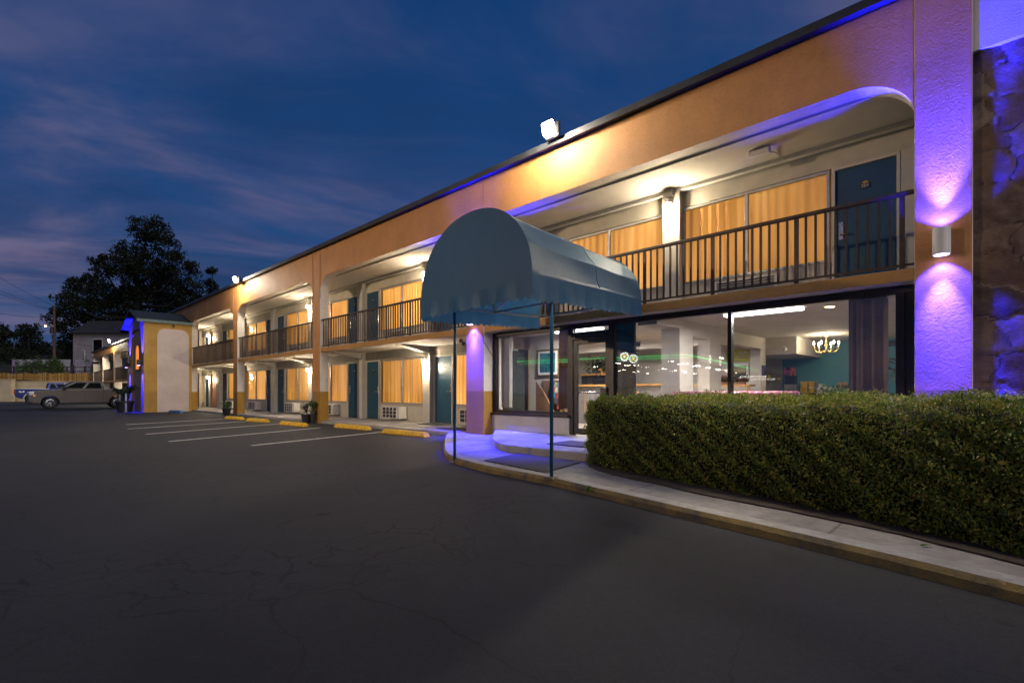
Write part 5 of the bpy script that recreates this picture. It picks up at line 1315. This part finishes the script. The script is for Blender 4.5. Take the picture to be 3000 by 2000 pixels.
for k in range(6):
    a = k * math.pi / 3 + .35; ca, sa = math.cos(a), math.sin(a)
    ar = MB().tube([(.03 * ca, .03 * sa, -.40), (.12 * ca, .12 * sa, -.46), (.21 * ca, .21 * sa, -.44), (.27 * ca, .27 * sa, -.37), (.27 * ca, .27 * sa, -.33)], .009, 6).lathe([(.035, -.335), (.04, -.325)], (.27 * ca, .27 * sa, 0), 10).build('arm', M['brass'], CH, smooth=True)
    MB().lathe([(.012, -.325), (.012, -.26)], (.27 * ca, .27 * sa, 0), 8).build('candle', M['paper'], ar)
    MB().lathe([(.010, -.26), (.022, -.235), (.016, -.20), (.003, -.17)], (.27 * ca, .27 * sa, 0), 8).build('bulb', M['candle'], ar, smooth=True)
lamp('POINT', 'candle_glow', (0, 0, -.14), 60, (1, .84, .58), .2, None, CH)
CH.location = (-3.40, 6.46, Z1 - .008)
# bench seat along the window
def fabric():
    m, nt, out = nt_new('pink_scroll_fabric'); co = objco(nt)
    v = N(nt, 'ShaderNodeTexVoronoi', feature='DISTANCE_TO_EDGE'); v.inputs['Scale'].default_value = 13; nt.links.new(co, v.inputs['Vector'])
    c = mixc(nt, math_(nt, 'LESS_THAN', v.outputs['Distance'], .05), (.30, .07, .12), (.62, .42, .42)); pbr(nt, out, c, .85); return m
M['fabric'] = fabric()
SO = thing('sofa', 'pink patterned sofa with its back to the lobby window', 'sofa')
MB().box(-4.65, -2.5, .62, .86, .3, 1.02).build('backrest', M['fabric'], SO, bevel=.05)
MB().tube([(-4.68, .82, 1.07), (-2.50, .82, 1.07)], .075, 14).build('top_roll', M['fabric'], SO, smooth=True)
MB().box(-4.65, -2.5, .86, 1.35, .3, .60).build('seat', M['fabric'], SO, bevel=.05)
# breakfast counter
CT = thing('breakfast_counter', 'dark breakfast counter along the teal lobby wall', 'counter')
MB().box(-5.1, -1.2, 8.2, 8.88, .2, 1.06).build('cabinet', M['brown_panel'], CT); MB().box(-5.14, -1.15, 8.15, 8.895, 1.06, 1.10).build('worktop', M['roof_dark'], CT)
CD = thing('cereal_dispenser', 'twin cereal dispenser with colourful headers on the breakfast counter', 'dispenser')
MB().box(-4.93, -4.61, 8.3, 8.6, 1.10, 1.36).build('base', plain('grey_plastic', (.28, .27, .27), .5), CD)
for x, c in ((-4.92, (.35, .05, .18)), (-4.76, (.50, .10, .06))):
    MB().box(x + .01, x + .135, 8.34, 8.5, 1.36, 1.62).build('hopper', M['black'], CD); MB().box(x, x + .145, 8.30, 8.335, 1.62, 1.86).build('header_card', plain('cereal_card', c, .5, 0, .6, 14), CD)
text("Kellogg's", (-4.77, 8.296, 1.17), .07, M['black'], CD, 'lettering')
for i, (x0, x1, z0, z1, mt, l) in enumerate([(-4.52, -4.32, 1.10, 1.27, M['yellow_plastic'], 'lower yellow bin, left one of the stack on the breakfast counter'), (-4.50, -4.31, 1.274, 1.44, M['yellow_plastic'], 'upper yellow bin beside the cereal dispenser'),
                                  (-4.30, -4.13, 1.274, 1.44, M['yellow_plastic'], 'upper yellow bin on top of a white topped one'), (-4.30, -4.13, 1.10, 1.27, M['yellow_plastic'], 'lower yellow bin with white upper edge')]):
    t = MB(); t.hexa([(x0 + .015, 8.4, z0), (x1 - .015, 8.4, z0), (x1 - .015, 8.62, z0), (x0 + .015, 8.62, z0)], [(x0, 8.36, z1), (x1, 8.36, z1), (x1, 8.66, z1), (x0, 8.66, z1)])
    b = thing('food_bin', l, 'bin', group='yellow bins on the counter'); t.build('tub', mt, b, bevel=.012); MB().box(x0 - .003, x1 + .003, 8.355, 8.665, z1 - .02, z1 + .001).build('rim', M['paper'] if i == 3 else mt, b)
t = thing('dispenser_tower', 'white condiment dispenser on the breakfast counter', 'dispenser')
MB().box(-4.08, -3.93, 8.4, 8.6, 1.10, 1.25).build('body', M['white_plastic'], t, bevel=.01); MB().box(-4.05, -3.96, 8.44, 8.56, 1.25, 1.36).build('top', M['white_plastic'], t, bevel=.01)
t = thing('toaster', 'grey toaster on the breakfast counter', 'toaster')
MB().box(-3.85, -3.66, 8.4, 8.62, 1.10, 1.28).build('body', M['galv'], t, bevel=.02); MB().box(-3.83, -3.78, 8.385, 8.401, 1.12, 1.24).build('front', M['black'], t)
t = thing('squeeze_bottle', 'white squeeze bottle on the breakfast counter', 'bottle')
MB().lathe([(.035, 0), (.035, .13), (.012, .16)], n=12).build('bottle', M['paper'], t, smooth=True); MB().lathe([(.010, .16), (.004, .21)], n=8).build('spout', M['paper'], t); t.location = (-3.60, 8.4, 1.10)
t = thing('fruit_ball', 'green and yellow apples in a small pile on the counter', 'apples')
MB().ball((-3.88, 8.36, 1.32), .045, 10, 8).build('apple', plain('green_apple', (.25, .45, .05), .3), t, smooth=True); MB().lathe([(.05, 1.10), (.07, 1.2), (.09, 1.28)], (-3.88, 8.36, 0), 12).build('bowl', M['galv'], t, smooth=True)
t = thing('bread_box', 'brown bread case with rolls on the breakfast counter', 'bread case')
MB().box(-3.6, -3.33, 8.38, 8.68, 1.10, 1.31).build('case', M['brown_panel'], t, bevel=.01)
for k in range(3): MB().ball((-3.53 + k * .07, 8.5, 1.35), .055, 10, 6).build('bread_roll', plain('crust', (.40, .20, .10), .7), t, smooth=True)
t = thing('smoke_detector', 'round white detector on the boxed lobby soffit', 'detector')
MB().lathe([(.075, 0), (.075, -.03), (.05, -.045)], (-4.37, 6.41, 2.27), 18, 'y').build('body', M['white_plastic'], t, smooth=True, angle=30); MB().lathe([(.02, -.046), (.02, -.05)], (-4.37, 6.41, 2.27), 8, 'y').build('sensor', M['wall_trim'], t)
# posters and pictures
t = thing('poster', 'dark blue poster above a white notice at the end of the lobby partition', 'poster')
MB().box(-4.829, -4.82, 6.09, 6.40, 1.56, 1.85).build('print', plain('poster_print', (.05, .06, .16), .5, 0, .9, 9), t); MB().box(-4.829, -4.822, 6.09, 6.40, 1.28, 1.55).build('notice', M['paper'], t)
YS = thing('yellow_sign', 'yellow green banner on the lobby back wall, seen through the partition opening', 'banner')
MB().box(-5.88, -5.11, 6.36, 6.39, 1.98, 2.33).build('cloth', plain('lime_banner', (.42, .40, .01), .6, 0, .05), YS)
text('Hello', (-5.40, 6.355, 2.20), .11, M['paper'], YS, 'lettering'); text('Downtown', (-5.42, 6.355, 2.10), .08, M['paper'], YS, 'lettering')
t = thing('landscape_picture', 'white framed sunset picture on the lobby back wall under the yellow banner', 'picture')
MB().box(-5.90, -5.25, 6.34, 6.39, 1.46, 1.94).build('frame', M['white_plastic'], t)
def sunset():
    m, nt, out = nt_new('sunset_print'); co = pos(nt); sp = N(nt, 'ShaderNodeSeparateXYZ'); nt.links.new(co, sp.inputs[0])
    f = math_(nt, 'ADD', math_(nt, 'MULTIPLY', math_(nt, 'SUBTRACT', sp.outputs['Z'], 1.5), 2.4), math_(nt, 'MULTIPLY', math_(nt, 'SUBTRACT', noise(nt, co, 8, 5), .5), .5))
    pbr(nt, out, ramp(nt, f, [(.1, (.02, .015, .01)), (.42, (.06, .045, .02)), (.5, (.38, .30, .10)), (.75, (.20, .19, .13)), (1, (.10, .11, .10))]), .4); return m
MB().box(-5.83, -5.32, 6.333, 6.339, 1.53, 1.87).build('print', sunset(), t)
WP = thing('framed_painting', 'gold framed blue woodland painting on the wall behind the entrance window', 'painting')
MB().box(-8.87, -8.13, 1.575, 1.619, 1.52, 2.22).build('frame', plain('gilt_frame', (.22, .15, .06), .4, .5, .2, 12), WP, bevel=.01); MB().box(-8.82, -8.18, 1.568, 1.576, 1.57, 2.17).build('mount', M['paper'], WP)
def painting():
    m, nt, out = nt_new('blue_woods_print'); co = pos(nt); mp = N(nt, 'ShaderNodeMapping'); mp.inputs['Scale'].default_value = (22, 1, 3); nt.links.new(co, mp.inputs['Vector'])
    sp = N(nt, 'ShaderNodeSeparateXYZ'); nt.links.new(co, sp.inputs[0])
    f = noise(nt, mp.outputs[0], 1, 3); g = noise(nt, co, 26, 6, .8)
    c = mixc(nt, ramp(nt, sp.outputs['Z'], [(.0, (0, 0, 0)), (1, (1, 1, 1))]), ramp(nt, g, [(.4, (.012, .05, .07)), (.62, (.30, .38, .36))]), ramp(nt, f, [(.4, (.01, .07, .10)), (.65, (.05, .22, .27))]))
    pbr(nt, out, c, .35); return m
MB().box(-8.75, -8.25, 1.562, 1.567, 1.63, 2.12).build('print', painting(), WP)
SD = thing('side_door', 'dark framed glazed side door inside the entrance, at the pier end', 'door')
MB().box(-9.155, -9.12, .62, .70, .2, 2.24).box(-9.155, -9.12, 1.42, 1.52, .2, 2.24).box(-9.155, -9.12, .70, 1.42, 2.14, 2.24).box(-9.155, -9.12, .70, 1.42, .2, .42).build('frame', M['dark_frame'], SD)
MB().box(-9.15, -9.14, .70, 1.42, .42, 2.14).build('pane', plain('dark_door_glass', (.05, .055, .05), .1), SD); MB().box(-9.13, -9.08, .75, 1.1, 2.18, 2.23).build('closer', M['alu'], SD)
BRK = thing('brochure_rack', 'stepped brown brochure rack full of leaflets behind the entrance window', 'rack')
MB().extrude([(-8.66, 1.30, .2), (-8.08, 1.30, .2), (-8.08, 1.30, .66), (-8.46, 1.30, 1.2), (-8.66, 1.30, 1.4)], (0, 0, 0), (0, .04, 0)).build('side_panel', M['brown_panel'], BRK)
MB().box(-8.66, -7.72, 1.56, 1.60, .2, 1.42).build('back_panel', M['brown_panel'], BRK); MB().box(-7.76, -7.72, 1.30, 1.56, .2, 1.2).build('side_panel', M['brown_panel'], BRK)
bcol = [plain('leaflet_' + n, c, .5, 0, .5, 22) for n, c in (('white', (.55, .54, .50)), ('red', (.40, .07, .05)), ('yellow', (.5, .36, .06)), ('blue', (.05, .16, .36)), ('green', (.08, .22, .10)), ('dark', (.06, .05, .06)))]
for r in range(7):
    for k in range(8):
        x = -8.40 + k * .085 + (.03 * (r % 2)); z = .44 + r * .135; y = 1.34 + r * .03
        if x > -7.80 or (x < -8.46 + (1.2 - z) * .7 * .999 and z < 1.2 and x < -8.46 + max(0, (1.2 - z)) * .70): continue
        o = MB().hexa([(x, y, z), (x + .07, y, z), (x + .07, y + .008, z), (x, y + .008, z)], [(x, y + .03, z + .12), (x + .07, y + .03, z + .12), (x + .07, y + .038, z + .12), (x, y + .038, z + .12)]).build('leaflet', random.choice(bcol), BRK)
# reception
RD = thing('reception_desk', 'grey reception desk with honey coloured wooden top seen through the lobby door', 'desk')
MB().box(-9.5, -6.6, 3.9, 4.1, .2, 1.30).build('front_panel', plain('grey_laminate', (.17, .155, .15), .5), RD); MB().box(-9.55, -6.55, 3.82, 4.35, 1.30, 1.345).build('top', M['wood'], RD)
tr_ = MB().box(-9.05, -7.2, 3.885, 3.899, 1.10, 1.13).box(-9.05, -9.02, 3.885, 3.899, .45, 1.10).build('wood_trim', M['wood'], RD)
SH = thing('reception_shelf', 'wooden shelf carrying plants and a small flag behind the reception desk', 'shelf')
MB().box(-10.2, -8.3, 5.0, 5.3, 1.66, 1.71).build('board', M['wood'], SH); MB().box(-10.1, -8.4, 5.15, 5.25, .2, 1.66).build('back', M['black'], SH)
t = thing('trailing_plant', 'bushy green trailing plant on the reception shelf', 'plant')
P = [(-9.25 + random.gauss(0, .28), 5.12 + random.gauss(0, .1), 1.92 + random.gauss(0, .13)) for _ in range(700)]
leaf_cloud('leaves', P, rng.uniform(.06, .12, 700), M['dark_plant_leaf'], t); MB().lathe([(.10, 0), (.14, .16)], (-9.25, 5.12, 1.71), 12).build('pot', M['wood'], t)
t = thing('flag', 'small United States flag with red and white stripes by the reception shelf', 'flag')
MB().tube([(-8.72, 4.9, 1.345), (-8.62, 4.9, 2.3)], .008, 6).build('staff', M['brass'], t)
fl = MB(); fw = MB()
for k in range(7):
    x = -8.64 + k * .035
    (fl if k % 2 == 0 else fw).hexa([(x + .10, 4.89, 1.70), (x + .135, 4.89, 1.68), (x + .135, 4.90, 1.68), (x + .10, 4.90, 1.70)], [(x, 4.89, 2.08), (x + .035, 4.89, 2.08), (x + .035, 4.90, 2.08), (x, 4.90, 2.08)])
fl.build('red_stripes', plain('flag_red', (.40, .02, .03), .7), t); fw.build('white_stripes', M['paper'], t); MB().box(-8.63, -8.46, 4.885, 4.905, 2.08, 2.24).build('canton', plain('flag_blue', (.02, .03, .16), .7), t)
WS = thing('hanging_sign', 'small pale hanging board ending in OME beside the dark door panel', 'sign')
MB().box(-5.62, -5.265, .60, .612, 2.02, 2.13).build('board', M['paper'], WS); MB().tube([(-5.265, .605, 2.13), (-5.44, .605, 2.26), (-5.62, .605, 2.13)], .003, 4).build('string', M['black'], WS)
text('WELCOME', (-5.445, .597, 2.045), .075, M['black'], WS, 'lettering')
leaf_cloud('dried_posy', [(-5.33 + random.gauss(0, .02), .60, 1.96 + random.gauss(0, .02)) for _ in range(60)], .03, plain('dried_flowers', (.35, .22, .08), .8), WS)
# flower table and plants
t = thing('console_table', 'honey wood console table behind the partition opening', 'table')
MB().box(-6.6, -4.72, 4.9, 5.3, 1.27, 1.32).build('top', M['wood'], t)
for x in (-6.5, -4.80): MB().box(x, x + .05, 4.95, 5.0, .2, 1.27).build('leg', M['wood'], t)
t = thing('flower_arrangement', 'orange and pink flowers with dark leaves on the console table', 'flowers')
P = [(random.uniform(-6.0, -4.85), 5.1 + random.gauss(0, .08), 1.40 + abs(random.gauss(0, .07))) for _ in range(800)]
leaf_cloud('leaves', P, rng.uniform(.05, .10, 800), M['dark_plant_leaf'], t)
P = [(random.uniform(-5.9, -4.85), 5.02 + random.gauss(0, .05), 1.44 + random.gauss(0, .06)) for _ in range(240)] + [(-5.35 + random.gauss(0, .10), 5.02, 1.6 + random.gauss(0, .05)) for _ in range(60)]
leaf_cloud('blossom', P, rng.uniform(.03, .06, 300), M['flower'], t); MB().box(-5.9, -4.9, 5.05, 5.18, 1.32, 1.38).build('trough', M['brown_panel'], t)
def palm(loc, label, h, n, seed):
    rs = random.Random(seed); t = thing('palm_plant', label, 'plant'); V = []; F = []; st = MB()
    st.tube([(0, 0, .0), (.03, 0, h * .5), (0, .02, h * .8)], .03, 8)
    for k in range(n):
        a = rs.uniform(0, 6.28); L = rs.uniform(.45, .75); el = rs.uniform(.2, 1.2); p = Vector((0, 0, h * rs.uniform(.5, .85))); prev = p
        for i in range(14):
            e = el - i * .12; d = Vector((math.cos(a) * math.cos(e), math.sin(a) * math.cos(e), math.sin(e))); q = prev + d * L / 14
            sd = d.cross(Vector((0, 0, 1))).normalized(); ll = .20 * math.sin(math.pi * (i + 1.2) / 15.5)
            for s in (-1, 1):
                b = len(V); tip = q + sd * s * ll + d * ll * .5 - Vector((0, 0, ll * .3)); V += [tuple(prev), tuple(q), tuple(tip), tuple(tip)]; F.append((b, b + 1, b + 2))
            prev = q
    np_mesh('fronds', V, F, M['dark_plant_leaf'], t); st.build('stem', M['bark'], t); MB().lathe([(.14, -.02), (.19, .3), (.19, .33)], n=14).build('pot', M['brown_panel'], t, smooth=True)
    t.location = loc
palm((-1.42, 2.6, .2), 'tall dark palm plant at the corner of the lobby window next to the violet pier', 2.1, 18, 4)
t = thing('table_plant', 'light green leafy plant just above the hedge behind the lobby window', 'plant')
P = [(-2.42 + random.gauss(0, .13), 3.0 + random.gauss(0, .08), 1.12 + random.gauss(0, .06)) for _ in range(220)]
leaf_cloud('leaves', P, rng.uniform(.05, .11, 220), M['plant_leaf'], t); MB().lathe([(.08, .78), (.11, 1.0)], (-2.42, 3.0, 0), 12).build('pot', M['pot'], t)
t = thing('side_table', 'low table carrying the green plant behind the lobby window', 'table')
MB().box(-2.75, -2.0, 2.8, 3.2, .74, .78).build('top', M['wood'], t)
for x in (-2.72, -2.07): MB().box(x, x + .04, 2.98, 3.02, .2, .74).build('leg', M['wood'], t)

# ------------------------------------------------------------------ filling station across the road (mirrored in the lobby glass)
K = Vector((-24.5, -43.4, 0)); ex = Vector((-.985, .17, 0)); ey = Vector((-.17, -.985, 0))
def kp(a, b, z): p = K + ex * a + ey * b; return (p.x, p.y, z)
def kbox(mb, a0, a1, b0, b1, z0, z1): return mb.hexa([kp(a0, b0, z0), kp(a1, b0, z0), kp(a1, b1, z0), kp(a0, b1, z0)], [kp(a0, b0, z1), kp(a1, b0, z1), kp(a1, b1, z1), kp(a0, b1, z1)])
M['pump_green'] = plain('pump_green', (.03, .22, .05), .5)
FS = thing('filling_station', 'white fuel station canopy with a green light strip, mirrored in the lobby window', 'fuel station')
kbox(MB(), 0, 22, 0, 36, 4.75, 5.7).build('canopy', M['white_plastic'], FS)
kbox(MB(), -.02, 22, -.06, -.01, 5.12, 5.20).build('light_strip', M['green_led'], FS); kbox(MB(), -.06, -.01, -.02, 36, 5.12, 5.20).build('light_strip', M['green_led'], FS)
for a in (3, 9.5, 16):
    for b in (4, 10, 16, 22, 28, 33): kbox(MB(), a - .28, a + .28, b - .28, b + .28, 4.70, 4.745).build('canopy_light', M['white_led'], FS)
for a in (6, 15):
    for b in (6, 18, 30): kbox(MB(), a - .25, a + .25, b - .25, b + .25, 0, 4.75).build('column', M['white_plastic'], FS)
kbox(MB(), 4, 24, 44, 52, 0, 4).build('shop', plain('shop_wall', (.32, .22, .14), .7), FS); kbox(MB(), 6, 22, 43.9, 43.98, .8, 3).build('shop_window', glow('shop_light', (1, .9, .7), .8), FS)
for a in (6, 15):
    for b in (3.5, 9, 15, 21, 27): 
        pu_ = kbox(MB(), a - 1.0, a + 1.0, b - .3, b + .3, .1, 1.7).build('pump', M['white_plastic'], FS); kbox(MB(), a - .8, a + .8, b - .32, b + .32, 1.705, 2.1).build('pump_head', M['pump_green'], pu_)
def roundel(c, u, label_):
    n = Vector((-u.y, u.x, 0)); n = n if n.y > 0 or abs(n.y) < .3 and n.x > 0 else -n; c = Vector(c)
    def disc(r, off, star=0, r2=0):
        k = 64; pts = []
        for i in range(k):
            a = 2 * math.pi * i / k; rr = r if not star else (r if i % 4 == 0 else (r2 + (r - r2) * .45 if i % 2 else r2)); pts.append(c + n * off + u * rr * math.cos(a) + Vector((0, 0, rr * math.sin(a))))
        return MB().add(pts, [tuple(range(k))])
    d = disc(.52, .10).build('roundel', M['sign_white'], FS); disc(.40, .11, 1, .30).build('petals', M['sign_green'], d); disc(.29, .12, 1, .22).build('inner_petals', M['sign_yellow'], d); disc(.10, .13).build('centre', M['sign_white'], d)
roundel(kp(7.1, 0, 5.22), ex, ''); roundel(kp(0, 9.6, 5.22), ey, '')
BS = thing('bank_sign', 'dark bank sign with white letters across the road, mirrored in the lobby window', 'sign')
sx_ = Vector((-21.6, -53.9, 0)); ang = math.atan2(.80, .6)
MB().box(-2.0, 2.2, -.12, 0, 2.35, 3.6).build('board', M['black'], BS)
for x in (-1.6, 1.7): MB().box(x, x + .12, -.12, -.02, 0, 2.35).build('leg', M['black'], BS)
text('SOUTH STATE BANK', (.15, .01, 2.86), .32, M['sign_white'], BS, 'lettering', (R(90), 0, R(180)))
em = MB()
for k in range(3):
    z = 2.82 + k * .12
    em.add([(1.88 - .10, .012, z), (1.88 + .02, .012, z + .1), (1.88 + .10, .012, z + .1), (1.88 - .02, .012, z)], [(0, 1, 2, 3)])
em.build('emblem', M['sign_yellow'], BS)
BS.location = sx_; BS.rotation_euler = (0, 0, R(-6))
PL = thing('lot_lamp', 'white area lamp on a tall post across the road', 'lamp post')
MB().tube([(-28.5, -62, 0), (-28.5, -62, 5.8)], .09, 8).build('post', M['galv'], PL); MB().box(-28.9, -28.1, -62.3, -61.7, 5.8, 5.95).build('head', M['white_led'], PL)
PS = thing('street_lamp', 'added sodium street lamp on a tall post behind the viewer', 'street lamp')  # unseen lamp added to warm the hedge front and kerb
MB().tube([(9, -27, 0), (9, -27, 8.6), (8.6, -26, 8.9)], .08, 8).build('post', M['galv'], PS); MB().box(8.2, 9.0, -26.2, -25.6, 8.86, 9.0).build('head', M['galv'], PS); MB().box(8.3, 8.9, -26.1, -25.7, 8.82, 8.858).build('lens', M['sodium'], PS)
spot('added_sodium_beam', (8.6, -25.9, 8.75), (0, -4, 0), 900, (1, .50, .12), 120, .8, .2)
spot('fascia_fill_beam', (-25, -33, 8.4), (-14, 0, 6.2), 19000, (1, .74, .46), 52, .95, .4)  # unseen fill beam and its post, added to brighten the fascia
AL = thing('lot_lamp', 'added warm fill lamp on a post on the far side of the lot', 'lamp post')
MB().tube([(-25, -33.6, 0), (-25, -33.6, 8.6)], .1, 8).build('post', M['galv'], AL); MB().box(-25.4, -24.6, -33.5, -33.1, 8.55, 8.75).build('head', M['galv'], AL)
# leaves lying on the pavement and a weed in the kerb joint
for i, (x, y, l) in enumerate([(-.42, -4.02, 'green fallen leaf on the pale pavement strip'), (-.05, -4.58, 'brown curled leaf on the kerb')]):
    v = [(-.05, 0, .004), (-.01, .018, .012), (.05, 0, .006), (-.01, -.018, .012)]
    o = MB().add([(p[0], p[1], p[2]) for p in v], [(0, 3, 2), (0, 2, 1)]).build('fallen_leaf', M['plant_leaf'] if i == 0 else M['brown_panel']); o.location = (x, y, PV + .004); o.rotation_euler = (0, 0, .9 + i); tag(o, l, 'leaf')
o = leaf_cloud('weed', [(-3.29 + random.gauss(0, .012), -3.85 + random.gauss(0, .01), .04 + random.random() * .06) for _ in range(26)], .045, M['plant_leaf']); tag(o, 'small green weed growing from the kerb', 'weed')

# ------------------------------------------------------------------ render settings
scene.render.engine = 'CYCLES'
cy = scene.cycles
cy.use_denoising = True
try: cy.denoiser = 'OPENIMAGEDENOISE'; cy.denoising_input_passes = 'RGB_ALBEDO_NORMAL'
except Exception: pass
cy.max_bounces = 7; cy.diffuse_bounces = 3; cy.glossy_bounces = 3; cy.transmission_bounces = 4; cy.transparent_max_bounces = 12
cy.sample_clamp_indirect = 4.0; cy.sample_clamp_direct = 0; cy.caustics_reflective = False; cy.caustics_refractive = False
cy.use_light_tree = True
scene.view_settings.view_transform = 'Standard'; scene.view_settings.look = 'None'; scene.view_settings.exposure = 0; scene.view_settings.gamma = 1
scene.render.film_transparent = False
